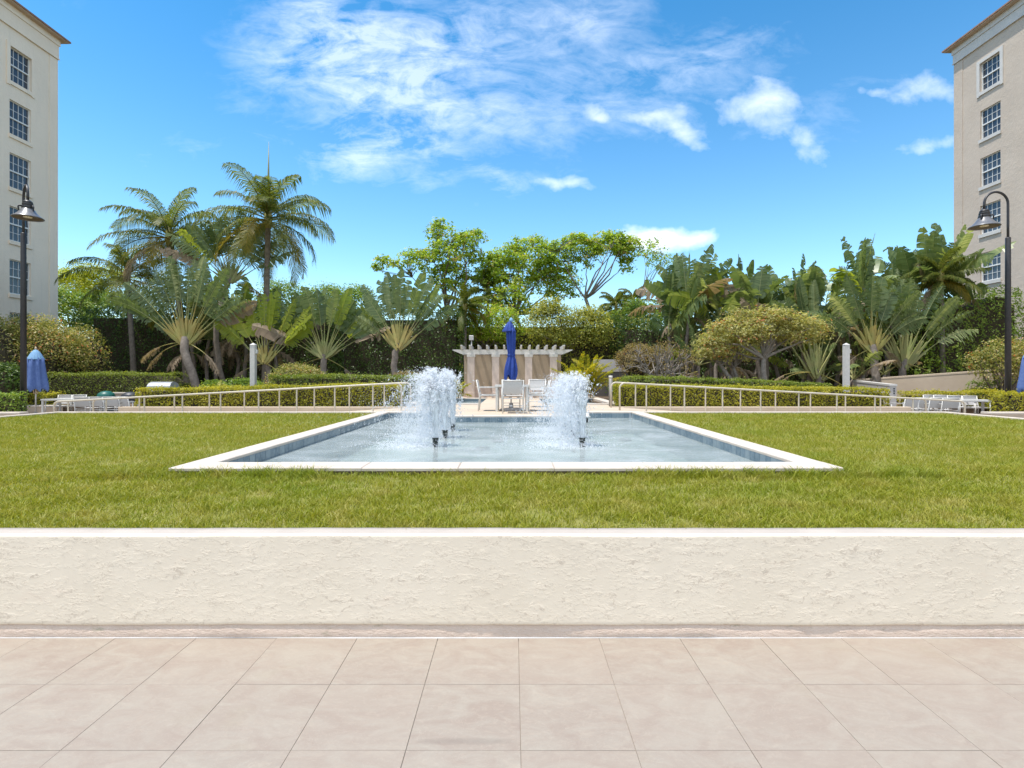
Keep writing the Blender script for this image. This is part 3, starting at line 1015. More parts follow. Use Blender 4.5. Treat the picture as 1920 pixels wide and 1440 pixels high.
def grass():
    rng = np.random.default_rng(11)
    V, Q, T3, rq, rt = [], [], [], [], []
    nv = 0

    def inside_pool(x, y, m=0.0):
        return (x > POOL[0] - m) & (x < POOL[1] + m) & (y > POOL[2] - m) & (y < POOL[3] + m)

    def blades(x0, x1, y0, y1, dens, h, w, two, tone=0.0):
        nonlocal nv
        n = int((x1 - x0) * (y1 - y0) * dens)
        x = rng.uniform(x0, x1, n); y = rng.uniform(y0, y1, n)
        # clumpy growth
        cl = np.sin(x * 9.1 + 1.3 * np.sin(y * 7.7)) * np.sin(y * 11.3 + 1.7 * np.sin(x * 5.9)) + 0.7 * np.sin(x * 2.3 + 2 * np.sin(y * 1.9)) * np.sin(y * 3.1)
        keep = ~inside_pool(x, y, -0.005) & (rng.random(n) < 0.72 + 0.28 * cl)
        x, y, cl = x[keep], y[keep], cl[keep]
        n = len(x)
        hh = h * rng.uniform(0.55, 1.2, n) * (1 + 0.14 * cl)
        ww = w * rng.uniform(0.7, 1.25, n)
        a = rng.uniform(0, 2 * np.pi, n)
        lean = rng.uniform(0.2, 1.5, n) * hh
        la = rng.uniform(0, 2 * np.pi, n)
        dx, dy = np.cos(a) * ww / 2, np.sin(a) * ww / 2
        lx, ly = np.cos(la) * lean, np.sin(la) * lean
        r = np.clip(rng.beta(2.2, 2.4, n) + tone + 0.06 * cl, 0, 1)
        z = np.full(n, 0.548)
        if two:
            P = np.empty((n, 5, 3))
            P[:, 0] = np.stack([x - dx, y - dy, z], 1)
            P[:, 1] = np.stack([x + dx, y + dy, z], 1)
            P[:, 2] = np.stack([x + dx * .8 + lx * .38, y + dy * .8 + ly * .38, z + hh * .62], 1)
            P[:, 3] = np.stack([x - dx * .8 + lx * .38, y - dy * .8 + ly * .38, z + hh * .62], 1)
            P[:, 4] = np.stack([x + lx, y + ly, z + hh], 1)
            b = nv + np.arange(n) * 5
            Q.append(np.stack([b, b + 1, b + 2, b + 3], 1)); rq.append(r)
            T3.append(np.stack([b + 3, b + 2, b + 4], 1)); rt.append(r)
            nv += n * 5
        else:
            P = np.empty((n, 3, 3))
            P[:, 0] = np.stack([x - dx, y - dy, z], 1)
            P[:, 1] = np.stack([x + dx, y + dy, z], 1)
            P[:, 2] = np.stack([x + lx, y + ly, z + hh], 1)
            b = nv + np.arange(n) * 3
            T3.append(np.stack([b, b + 1, b + 2], 1)); rt.append(r)
            nv += n * 3
        V.append(P.reshape(-1, 3))
    blades(-5.6, 5.6, 3.225, 4.3, 7000, 0.052, 0.0058, True)
    blades(-6.6, 6.6, 4.3, 5.6, 5200, 0.055, 0.0068, True)
    blades(-9.0, -5.6, 3.225, 5.0, 1500, 0.055, 0.010, False)
    blades(5.6, 9.0, 3.225, 5.0, 1500, 0.055, 0.010, False)
    blades(-8.4, 8.4, 5.6, 7.4, 3400, 0.056, 0.0085, False)
    blades(-10.2, 10.2, 7.4, 9.6, 2400, 0.058, 0.011, False)
    blades(-11.3, 10.7, 9.6, 13.39, 1500, 0.060, 0.015, False)
    blades(-11.3, -8.4, 5.0, 7.4, 900, 0.056, 0.012, False)
    blades(8.4, 10.7, 5.0, 7.4, 900, 0.056, 0.012, False)
    # longer growth the mower missed against the pool rim
    blades(-3.9, -1.7, 4.86, 5.085, 4200, 0.105, 0.0075, True, -0.10)
    blades(-1.9, 0.0, 4.95, 5.085, 1500, 0.085, 0.0065, True, -0.12)
    blades(0.1, 1.2, 4.97, 5.085, 900, 0.09, 0.0065, True, -0.1)
    blades(1.1, 3.9, 4.86, 5.085, 4200, 0.105, 0.0075, True, -0.10)
    blades(-3.75, -3.28, 5.09, 6.0, 2800, 0.08, 0.0075, True, -0.06)
    blades(3.15, 3.6, 5.09, 6.2, 2800, 0.08, 0.0075, True, -0.06)
    me = np_mesh('grass', np.concatenate(V), [np.concatenate(Q), np.concatenate(T3)], np.concatenate([np.concatenate(rq), np.concatenate(rt)]))
    tag(link('grass', me, M['grass_blade']), 'mown yellow-green lawn grass around the fountain pool', 'grass', kind='stuff')


grass()


# ================================================================== BUILDINGS
def building(side):
    """side -1: left (its courtyard face looks right); +1: right."""
    s = side
    XF = 27.0 if s < 0 else 28.0                      # distance of the courtyard face
    YE = XF * F / (CX - 107 if s < 0 else 1790 - CX)  # far corner
    mat_ = M['facade_cool'] if s < 0 else M['facade_warm']
    b = empty('apartment_building', (s * (XF + 8), YE - 20, 0))
    tag(b, 'cream stucco apartment block in shade on the left, six rows of dark sash windows' if s < 0 else
        'sunlit beige stucco apartment block on the right with blue-grey sash windows', 'building', 'apartment blocks beside the courtyard')
    inv = Matrix.Translation((-s * (XF + 8), -(YE - 20), 0))

    def pt(name, mb, m, par=None):
        o = mb.build(name, m)
        o.parent = par or b
        if par is None: o.matrix_parent_inverse = inv
        return o
    if s < 0:
        xa, xb, dw, dh, pitch = 18, 58, 0, 1.86, 2.86
        top0 = PZ(85, XF * F / (CX - 18))
    else:
        xa, xb, dw, dh, pitch = 1838, 1876, 0, 1.72, 2.84
        top0 = PZ(95, XF * F / (1876 - CX))
    ya, yb = XF * F / abs(xa - CX), XF * F / abs(xb - CX)
    y0w, y1w = min(ya, yb), max(ya, yb)
    ww = y1w - y0w
    EAVE = top0 + 2.15 if s < 0 else top0 + 2.0
    cols = [y0w, y0w - 6.4]
    rows = [top0 - k * pitch for k in range(7)]
    # facade: grid of wall cells round the openings
    rec = 0.16
    ys = sorted(set([2.0, YE] + [v for y in cols for v in (y, y + ww)]))
    zs = sorted(set([0.0, EAVE] + [v for z in rows for v in (z - dh, z)]))
    fm = MB()
    X = lambda d: s * (XF + d)
    holes = set()
    for yi in range(len(ys) - 1):
        for zi in range(len(zs) - 1):
            yc, zc = (ys[yi] + ys[yi + 1]) / 2, (zs[zi] + zs[zi + 1]) / 2
            hole = any(y < yc < y + ww for y in cols) and any(z - dh < zc < z for z in rows)
            if not hole:
                fm.add([(X(0), ys[yi], zs[zi]), (X(0), ys[yi + 1], zs[zi]), (X(0), ys[yi + 1], zs[zi + 1]), (X(0), ys[yi], zs[zi + 1])], [(0, 1, 2, 3)])
            else:
                y0, y1, z0, z1 = ys[yi], ys[yi + 1], zs[zi], zs[zi + 1]
                c = [(y0, z0), (y1, z0), (y1, z1), (y0, z1)]
                vs = [(X(0), y, z) for y, z in c] + [(X(rec), y, z) for y, z in c]
                fm.add(vs, [(0, 1, 5, 4), (1, 2, 6, 5), (2, 3, 7, 6), (3, 0, 4, 7)])
    # far end wall, near end wall, back, roof deck
    D = 16
    for yy in (YE, 2.0):
        fm.add([(X(0), yy, 0), (X(D), yy, 0), (X(D), yy, EAVE), (X(0), yy, EAVE)], [(0, 1, 2, 3)])
    fm.add([(X(D), 2, 0), (X(D), YE, 0), (X(D), YE, EAVE), (X(D), 2, EAVE)], [(0, 1, 2, 3)])
    pt('wall', fm, mat_)
    # corner band, frieze and its mouldings
    q = MB()
    if s < 0: q.box(X(0), X(-.03), YE - 0.55, YE + .03, 0, EAVE - 1.17)
    else: q.box(X(-.03), X(0), YE - 0.62, YE + .03, 0, EAVE - 0.97)
    pt('corner_band', q, mat_)
    lo = lambda a, c: (min(X(a), X(c)), max(X(a), X(c)))
    q = MB()
    fz = EAVE - (1.15 if s < 0 else 0.95)
    q.box(*lo(-.07, -.001), 2.0, YE + .06, fz, EAVE)
    pt('frieze', q, M['trim'] if s > 0 else mat_)
    q = MB()
    q.box(*lo(-.12, -.071), 2.0, YE + .11, EAVE - .34, EAVE)
    q.box(*lo(-.10, -.071), 2.0, YE + .09, fz - .001, fz + .06)
    pt('moulding', q, M['trim'] if s > 0 else mat_)
    q = MB()
    q.box(*lo(-.42, D), 2.0, YE + .38, EAVE + .001, EAVE + .05)
    pt('soffit', q, M['soffit'])
    q = MB()
    q.box(*lo(-.48, D), 2.0, YE + .44, EAVE + .051, EAVE + .14)
    rf = []
    for k in range(2): rf.append((X(-.44 if k == 0 else 7), YE + (.40 if k == 0 else -7), EAVE + .141 + k * 2.6))
    q.add([(X(-.44), 2, EAVE + .141), (X(-.44), YE + .4, EAVE + .141), (X(7), YE - 7, EAVE + 2.7), (X(7), 2, EAVE + 2.7), (X(D), YE + .4, EAVE + .141), (X(D), 2, EAVE + .141)],
          [(0, 1, 2, 3), (1, 4, 2), (3, 2, 4, 5)])
    pt('roof', q, M['roof_tile'])
    # windows: frame, sill, sashes with muntins, sixteen panes
    U = lambda d: -s * d                               # local: +d is out towards the courtyard

    def make_window(y0, z1):
        w = empty('window', (0, 0, 0))
        w.parent = b
        fr = MB()

        def bx(mb, d0, d1, a0, a1, c0, c1):
            mb.box(min(U(d0), U(d1)), max(U(d0), U(d1)), a0, a1, c0, c1)
        d = -rec
        for (a0, a1, c0, c1, dd) in ((0, .05, 0, dh, .07), (ww - .05, ww, 0, dh, .07), (.05, ww - .05, dh - .05, dh, .07), (.05, ww - .05, 0, .06, .07),
                                     (.05, ww - .05, dh / 2 - .035, dh / 2 + .035, .08)):
            bx(fr, d, d + dd, a0, a1, c0, c1)
        pw = (ww - .10) / 4
        ph = [(.06, dh / 2 - .035), (dh / 2 + .035, dh - .05)]
        for k in (1, 2, 3):
            for (c0, c1), dd in zip(ph, (.028, .045)):
                bx(fr, d + .012, d + dd, .05 + k * pw - .012, .05 + k * pw + .012, c0, c1)
        for (c0, c1), dd in zip(ph, (.027, .044)):
            m_ = (c0 + c1) / 2
            for k in range(4):
                bx(fr, d + .012, d + dd, .05 + k * pw + .0125, .05 + (k + 1) * pw - .0125, m_ - .011, m_ + .011)
        fr.build('frame', M['sash'], w)
        inn = MB()
        bx(inn, d - .30, d - .28, -.1, ww + .1, -.1, dh + .1)
        inn.build('room_behind', M['interior'], w)
        bl = MB()
        bx(bl, d - .05, d - .04, .02, ww - .02, -dh * .5, 0)
        bl.build('blind', M['blind'], w, (0, 0, dh))
        for (c0, c1), dd in zip(ph, (.006, .024)):
            for r_ in range(2):
                e0 = c0 + (c1 - c0) * r_ / 2
                pm = MB()
                bx(pm, d + dd - .003, d + dd, 0, pw, 0, (c1 - c0) / 2)
                for k in range(4):
                    o = pm.build('pane', M['glass'], w, (0, .05 + k * pw, e0)) if k == 0 else link('pane', me_, M['glass'], w, (0, .05 + k * pw, e0))
                    me_ = o.data
        sl = MB()
        bx(sl, -.02, .07, -.06, ww + .06, -.20, -.003)
        sl.build('sill', M['trim'] if s > 0 else mat_, w)
        return w
    proto = make_window(cols[0], rows[0])
    # raised surround of the top-floor window
    su = MB()

    def bx2(a0, a1, c0, c1):
        su.box(min(U(0.002), U(.06)), max(U(0.002), U(.06)), a0, a1, c0, c1)
    m = .20
    bx2(-m, -.002, -m - .05, dh + m); bx2(ww + .002, ww + m, -m - .05, dh + m); bx2(-.002, ww + .002, dh + .002, dh + m)
    proto_first = True
    rb = random.Random(12 + s)
    for cy in cols:
        for k, z in enumerate(rows):
            w = proto if (proto_first) else copy_tree(proto, b)
            proto_first = False
            for ch in w.children:
                if ch.name.startswith('blind'): ch.scale.z = rb.choice((.35, .7, .98, 1.0, 1.5, 1.9))
            w.location = (X(0) - s * (XF + 8), cy - (YE - 20), z - dh)
    for cy in cols:
        o = su.build('window_surround', M['trim'] if s > 0 else mat_)
        o.parent = b
        o.matrix_parent_inverse = inv
        o.location = (X(0), cy, rows[0] - dh)


building(-1)
building(1)


# ================================================================== STREET FURNITURE
def lamp(px, Y, yaw, zt, label):
    X = PX(px, Y)
    t = empty('street_lamp', (X, Y, 0), yaw)
    tag(t, label, 'lamp post', 'bell-shaped lamp posts')
    H = PZ(zt, Y)
    r = 0.36
    zs = H - r - 0.62
    MB().tube([(0, 0, 0), (0, 0, zs - 0.42), (0, 0, zs - 0.40)], [0.085, 0.07, 0.062], 14).build('pole', M['lamp_metal'], t)
    MB().lathe([(.13, 0), (.13, .25), (.10, .34), (.088, .36)], 16).build('pole_base', M['lamp_metal'], t)
    pts = [(0, 0, zs - 0.45), (0, 0, zs), (0, 0, H - r)]
    for k in range(1, 17):
        w = math.pi * k / 16
        pts.append((r - r * math.cos(w), 0, H - r + r * math.sin(w)))
    pts.append((2 * r, 0, H - r - 0.18))
    MB().tube(pts, 0.034, 10).build('hook_arm', M['lamp_metal'], t)
    zc = H - r - 0.18
    c = (2 * r, 0, zc)
    MB().lathe([(.035, 0.02), (.07, .015), (.115, -.03), (.125, -.06), (.118, -.065), (.135, -.10), (.137, -.135), (.128, -.14), (.145, -.17), (.145, -.235), (.13, -.25)], 20, c).build('cap', M['lamp_metal'], t)
    sh = MB().lathe([(.135, -.235), (.165, -.27), (.22, -.36), (.30, -.445), (.385, -.505), (.392, -.525), (.37, -.52), (.29, -.452), (.20, -.36), (.12, -.26)], 32, c, cap=False)
    so = sh.build('lamp_shade', M['shade_metal'], t)
    MB().lathe([(.372, -.512), (.10, -.47)], 28, c, cap=False).build('reflector', M['shade_inside'], t)
    MB().lathe([(.105, -.505), (.115, -.485), (.10, -.465)], 18, c).build('lens', M['lens'], t)
    for k in range(3):
        w = k * 2 * math.pi / 3 + .5
        cx, sx = math.cos(w), math.sin(w)
        g = MB().tube([(c[0] + cx * .13, sx * .13, zc - .18), (c[0] + cx * .20, sx * .20, zc - .175), (c[0] + cx * .215, sx * .215, zc - .22), (c[0] + cx * .205, sx * .205, zc - .33)], [.022, .028, .022, .012], 7)
        g.build('clip', M['lamp_metal'], t)
    return t


lamp(44, 16.6, R(-40), 353, 'dark lamp post with bell-shaped shade before the left apartment block')
lamp(1890, 16.3, R(180), 360, 'dark lamp post with bell-shaped shade before the right apartment block')


def chair_proto():
    t = empty('patio_chair', (0, 0, 0))
    w = .25                                             # half width
    # faces +Y; back leg line at y=-.24
    for s in (-1, 1):
        MB().tube([(s * w, .24, 0), (s * w, .235, .60)], .016, 6).build('leg', M['white_metal'], t)
        MB().tube([(s * w, -.27, 0), (s * w, -.235, .40), (s * w, -.315, .80)], .016, 6).build('leg', M['white_metal'], t)
        MB().cbox((s * w, -.01, .612), (.045, .54, .022)).build('armrest', M['white_metal'], t)
    f = MB()
    for s in (-1, 1): f.cbox((s * (w - .022), 0, .405), (.022, .46, .028))
    f.cbox((0, .23, .405), (.455, .026, .03)); f.cbox((0, -.232, .36), (.455, .024, .024))
    f.tube([(-w + .016, -.315, .79), (w - .016, -.315, .79)], .016, 6)
    f.cbox((0, .235, .16), (.455, .018, .02))
    f.build('frame', M['white_metal'], t)
    n = 6
    v, q = [], []
    for i in range(n + 1):
        y = -.22 + .44 * i / n
        z = .425 - .022 * math.sin(math.pi * i / n)
        v += [(-.21, y, z), (.21, y, z)]
    q = [(2 * i, 2 * i + 1, 2 * i + 3, 2 * i + 2) for i in range(n)]
    v2 = [(a, b, c - .006) for a, b, c in v]
    m = MB().add(v, q, True).add(v2, [tuple(reversed(x)) for x in q], True)
    m.build('seat', M['sling'], t)
    v = []
    for i in range(n + 1):
        k = i / n
        v += [(-.222, -.245 - .06 * k - .014 * math.sin(math.pi * k), .475 + .30 * k), (.222, -.245 - .06 * k - .014 * math.sin(math.pi * k), .475 + .30 * k)]
    v2 = [(a, b - .006, c) for a, b, c in v]
    MB().add(v, q, True).add(v2, [tuple(reversed(x)) for x in q], True).build('backrest', M['sling'], t)
    return t


CH = chair_proto()
first = [True]


def chair(x, y, z, deg, label, group):
    c = CH if first[0] else copy_tree(CH)
    first[0] = False
    c.location = (x, y, z)
    c.rotation_euler = (0, 0, R(deg))
    tag(c, label, 'chair', group)


def table(x, y, z, lx, ly, h, label, hole=False, deg=0):
    t = empty('patio_table', (x, y, z), R(deg))
    tag(t, label, 'table', 'white patio tables')
    m = MB()
    fr = .05
    m.box(-lx / 2, lx / 2, -ly / 2, -ly / 2 + fr, h - .045, h); m.box(-lx / 2, lx / 2, ly / 2 - fr, ly / 2, h - .045, h)
    m.box(-lx / 2, -lx / 2 + fr, -ly / 2 + fr, ly / 2 - fr, h - .045, h); m.box(lx / 2 - fr, lx / 2, -ly / 2 + fr, ly / 2 - fr, h - .045, h)
    m.build('table_frame', M['white_metal'], t)
    n = int((ly - 2 * fr) / .075)
    st = (ly - 2 * fr) / n
    sm = None
    for i in range(n):
        y0 = -ly / 2 + fr + i * st
        if hole and abs(y0 + st / 2) < .03: continue
        if sm is None:
            sm = MB().box(-lx / 2 + fr, lx / 2 - fr, 0.004, st - .004, h - .020, h - .004).mesh('slat')
        link('slat', sm, M['white_metal'], t, (0, y0, 0))
    for sx in (-1, 1):
        for sy in (-1, 1):
            MB().cbox((sx * (lx / 2 - .045), sy * (ly / 2 - .045), (h - .045) / 2), (.055, .055, h - .046)).build('leg', M['white_metal'], t)
    return t


# the set on the deck
G = 'chairs round the table under the royal blue umbrella'
table(-0.03, 13.95, DECK_Z, .86, .86, .67, 'square white slatted table under the closed royal blue umbrella', True)
chair(-0.0, 13.12, DECK_Z, 0, 'white chair seen from behind at the near side of the umbrella table', G)
chair(-0.62, 13.95, DECK_Z, -90, 'white chair side-on at the left of the umbrella table', G)
chair(0.64, 13.95, DECK_Z, 90, 'white chair side-on at the right of the umbrella table, behind the spray', G)
chair(-0.06, 14.95, DECK_Z, 180, 'white chair facing the camera on the far side of the umbrella table', G)
chair(0.66, 15.7, DECK_Z, 168, 'white chair standing apart on the deck beyond the umbrella table', G)
# left terrace
G = 'chairs on the left terrace'
for px, Y, dg, lab in ((109, 19.6, 180, 'grey-backed white chair nearest the faded blue umbrella, facing the camera'),
                       (137, 19.8, 180, 'grey-backed white chair facing the camera, second along from the faded blue umbrella'),
                       (165, 18.2, 4, 'white chair seen from behind beside the two grey-backed chairs'),
                       (193, 18.3, -3, 'white chair seen from behind, below the green domed lid'),
                       (220, 18.4, 2, 'white chair seen from behind, just right of the one below the green lid'),
                       (246, 18.5, -18, 'white chair turned slightly, beside the end of the left hedge')):
    chair(PX(px, Y), Y, 0.0, dg, lab, G)
table(PX(150, 19.0), 19.0, 0, 2.1, .80, .70, 'long white slatted table among the chairs on the left terrace')
# right terrace
G = 'chairs on the right terrace'
for px, Y, dg, lab in ((1696, 17.6, 6, 'white chair seen from behind nearest the end of the right railing'),
                       (1718, 17.7, -2, 'white chair seen from behind, second from the end of the right railing'),
                       (1743, 17.5, 3, 'white chair seen from behind, third from the end of the right railing'),
                       (1771, 17.3, -6, 'white chair seen from behind at the near side of the right long table'),
                       (1756, 19.6, 180, 'grey-backed white chair facing the camera, leftmost behind the right long table'),
                       (1776, 19.4, 180, 'grey-backed white chair facing the camera, second behind the right long table'),
                       (1803, 18.9, 180, 'grey-backed white chair facing the camera, third behind the right long table'),
                       (1832, 18.7, 180, 'grey-backed white chair facing the camera, nearest the right lamp post')):
    chair(PX(px, Y), Y, 0.0, dg, lab, G)
table(PX(1800, 18.0), 18.0, 0, 2.2, .75, .70, 'long white slatted table among the chairs on the right terrace')


def umbrella(x, y, z, label, kind):
    t = empty('patio_umbrella', (x, y, z))
    tag(t, label, 'umbrella', 'closed patio umbrellas')
    rng = random.Random(17 if kind else 5)
    ph = [rng.uniform(0, 6.28) for _ in range(4)]

    def fold(w, zz):
        return 1 + .42 * (abs(math.sin(4 * w + ph[0] + .5 * math.sin(3.3 * zz))) - .6) + .10 * math.sin(3 * w + ph[1] + 2.4 * zz) + .06 * math.sin(13 * w + ph[2] + 1.5 * zz)
    if kind:     # tied, royal blue
        MB().tube([(0, 0, 0.03), (0, 0, 2.36)], .019, 8).build('pole', M['white_metal'], t)
        MB().lathe([(.30, 0.0), (.30, .03), (.27, .055), (.06, .075), (.05, .20), (.03, .21)], 28).build('base', M['umbrella_base'], t)
        prof = [(.13, .78), (.16, .90), (.16, 1.05), (.14, 1.18), (.105, 1.34), (.080, 1.42), (.082, 1.46), (.098, 1.60), (.108, 1.85), (.108, 2.02), (.08, 2.14)]
        m = MB()
        n = 56
        vs, fs = [], []
        for i, (r, zz) in enumerate(prof):
            for k in range(n):
                w = 2 * math.pi * k / n
                rr = r * fold(w, zz)
                dz = (.10 * math.sin(3 * w + 1.0) - .05 * math.cos(5 * w)) * max(0, 1 - i / 3)
                vs.append((rr * math.cos(w) - .02 * max(0, 1.3 - zz) * 2, rr * math.sin(w), zz + dz))
        for i in range(len(prof) - 1):
            for k in range(n): fs.append((i * n + k, i * n + (k + 1) % n, (i + 1) * n + (k + 1) % n, (i + 1) * n + k))
        fs.append(tuple((len(prof) - 1) * n + k for k in range(n)))
        m.add(vs, fs, True)
        m.build('canopy', M['blue_royal'], t)
        MB().lathe([(.088, 1.41), (.092, 1.425), (.092, 1.455), (.088, 1.47)], 40, fold=fold).build('tie_strap', M['blue_royal'], t)
        MB().lathe([(.16, 2.05), (.158, 2.07), (.10, 2.20), (.045, 2.30), (.03, 2.31)], 40, (-.025, 0, 0), fold=lambda w, zz: 1 + .15 * math.sin(8 * w + 1) + .22 * math.cos(w - 2.9)).build('vent_cap', M['blue_royal'], t)
        MB().lathe([(.03, 2.30), (.055, 2.33), (.055, 2.36), (.03, 2.40), (.008, 2.42)], 14).build('finial', M['blue_cap'], t)
    else:        # hanging loose, faded
        MB().tube([(0, 0, 0.03), (0, 0, 2.48)], .022, 8).build('pole', M['white_metal'], t)
        MB().lathe([(.30, 0.0), (.30, .05), (.06, .09), (.05, .22), (.03, .23)], 24).build('base', M['umbrella_base'], t)
        f2 = lambda w, zz: 1 + .30 * (abs(math.sin(4 * w + ph[0] + .2 * math.sin(4 * zz))) - .6) + .06 * math.sin(3 * w + ph[1] + 1.7 * zz) + .03 * math.sin(17 * w + 2 * zz)
        prof = [(.30, .92), (.33, 1.02), (.325, 1.15), (.29, 1.45), (.25, 1.85), (.22, 2.12), (.12, 2.2)]
        vs, fs = [], []
        n = 56
        for i, (r, zz) in enumerate(prof):
            for k in range(n):
                w = 2 * math.pi * k / n
                rr = r * f2(w, zz)
                dz = .13 * abs(math.sin(4 * w + ph[0] / 2)) * max(0, 1 - i / 2)
                vs.append((rr * math.cos(w), rr * math.sin(w), zz + dz))
        for i in range(len(prof) - 1):
            for k in range(n): fs.append((i * n + k, i * n + (k + 1) % n, (i + 1) * n + (k + 1) % n, (i + 1) * n + k))
        MB().add(vs, fs, True).build('canopy', M['blue_faded'], t)
        MB().lathe([(.245, 2.08), (.24, 2.10), (.13, 2.32), (.05, 2.42), (.03, 2.43)], 48, fold=lambda w, zz: 1 + .07 * math.sin(16 * w)).build('vent_cap', M['blue_cap'], t)
        MB().lathe([(.02, 2.42), (.035, 2.45), (.03, 2.50), (.008, 2.54)], 12).build('finial', M['wood_pale'], t)
        for k in range(6):
            w = k * math.pi / 3 + .3
            MB().tube([(.05 * math.cos(w), .05 * math.sin(w), .86), (.13 * math.cos(w), .13 * math.sin(w), 1.35)], .012, 5).build('rib', M['wood_pale'], t)
    return t


umbrella(-0.05, 13.95, DECK_Z, 'closed royal blue umbrella tied round its pole above the square white table', 1)
umbrella(PX(67, 19), 19.0, 0, 'closed faded blue umbrella on the left terrace beside the lamp post', 0)
umbrella(PX(1937, 17.2), 17.2, 0, 'closed blue umbrella cut off by the right edge, beside the right lamp post', 0)


def pergola():
    Y = 22.3
    x0, x1 = PX(868, Y), PX(1054, Y)
    cx = (x0 + x1) / 2
    t = empty('pergola', (cx, Y, DECK_Z))
    tag(t, 'small cream pergola of four columns against a tan wall, with notched white rafters', 'pergola')
    z0 = 0.0
    ztop = PZ(664, Y) - DECK_Z
    zbeam = PZ(656.5, Y) - DECK_Z
    hw = (x1 - x0) / 2
    MB().box(-hw, hw, .55, .75, 0, ztop - .02).build('back_wall', M['panel_stucco'], t)
    MB().bbox(-hw - .01, hw + .01, .50, .549, 0, .46, .01).build('dado', M['column_stucco'], t)
    colx = [PX(p, Y) - cx for p in (883.5, 929.5, 991, 1037.5)]
    for c in colx:
        k = empty('column', (c, 0, 0))
        k.parent = t
        MB().bbox(-.165, .165, -.165, .165, 0, .24, .01).build('column_foot', M['column_stucco'], k)
        MB().box(-.145, .145, -.145, .145, .241, ztop - .12).build('shaft', M['column_stucco'], k)
        MB().box(-.17, .17, -.17, .17, ztop - .119, ztop - .002).build('capital', M['trim'], k)
        MB().box(-.03, .03, -.19, -.172, ztop - .03, ztop - .004).build('bracket', M['steel'], k)
    bz0, bz1 = ztop, zbeam + .02
    L_ = (PX(1073, Y) - PX(849, Y)) / 2
    for yy in (-.10, .58):
        m = MB()
        prof = [(-L_, bz1), (-L_, bz1 - .03), (-hw - .05, bz0), (hw + .05, bz0), (L_, bz1 - .03), (L_, bz1)]
        n = len(prof)
        vs = [(a, yy, b) for a, b in prof] + [(a, yy + .09, b) for a, b in prof]
        m.add(vs, [tuple(range(n)), tuple(reversed(range(n, 2 * n)))] + [(i, i + n, (i + 1) % n + n, (i + 1) % n) for i in range(n)])
        m.build('beam', M['white_paint'], t)
    rz = PZ(648, Y) - DECK_Z
    rm = MB()
    prof = [(-.55, rz), (-.55, rz - .04), (-.42, bz1 + .002), (1.0, bz1 + .002), (1.15, rz - .04), (1.15, rz)]
    n = len(prof)
    vs = [(-.035, a, b) for a, b in prof] + [(.035, a, b) for a, b in prof]
    rm.add(vs, [tuple(range(n)), tuple(reversed(range(n, 2 * n)))] + [(i, i + n, (i + 1) % n + n, (i + 1) % n) for i in range(n)])
    me = rm.mesh('rafter')
    for i in range(13):
        link('rafter', me, M['white_paint'], t, (PX(867, Y) - cx + i * (PX(1055.5, Y) - PX(867, Y)) / 12, 0, 0))


pergola()


def rail(Y, s, xi, xe, posts, label):
    t = empty('ramp_railing', (xi, Y, 0))
    tag(t, label, 'railing', 'cream handrails along the ramps')
    top = lambda x: 1.31 - 0.47 * (abs(x) - 2.9) / 9.0
    gz = lambda x: max(0.0, DECK_Z * (1 - (abs(x) - 2.95) / 8.95)) if abs(x) > 2.95 else DECK_Z
    pts = [(0, 0, gz(xi) - .02), (0, 0, top(xi) - .14)]
    for k in range(1, 7):
        w = math.pi / 2 * k / 6
        pts.append((s * .14 * (1 - math.cos(w)), 0, top(xi) - .14 + .14 * math.sin(w)))
    pts.append((xe - s * .12 - xi, 0, top(xe)))
    for k in range(1, 5):
        w = math.pi / 2 * k / 4
        pts.append((xe - xi - s * .12 + s * .12 * math.sin(w), 0, top(xe) - .12 + .12 * math.cos(w)))
    pts.append((xe - xi, 0, -.01))
    MB().tube(pts, .024, 8).build('handrail', M['rail_paint'], t)
    for x in posts:
        MB().tube([(x - xi, 0, gz(x) - .02), (x - xi, 0, top(x) - .015)], .021, 6, cap=False).build('post', M['rail_paint'], t)


rail(14.1, -1, -2.93, -12.05, [-3.68 - i for i in range(9)], 'near cream handrail of the ramp left of the fountain, lawn side')
rail(15.35, -1, -2.93, -12.0, [-3.68 - i for i in range(8)], 'far cream handrail of the ramp left of the fountain, hedge side')
rail(14.1, 1, 2.80, 11.86, [3.5 + i for i in range(8)], 'near cream handrail of the ramp right of the fountain, lawn side')
rail(15.35, 1, 2.80, 11.8, [3.5 + i for i in range(8)], 'far cream handrail of the ramp right of the fountain, hedge side')


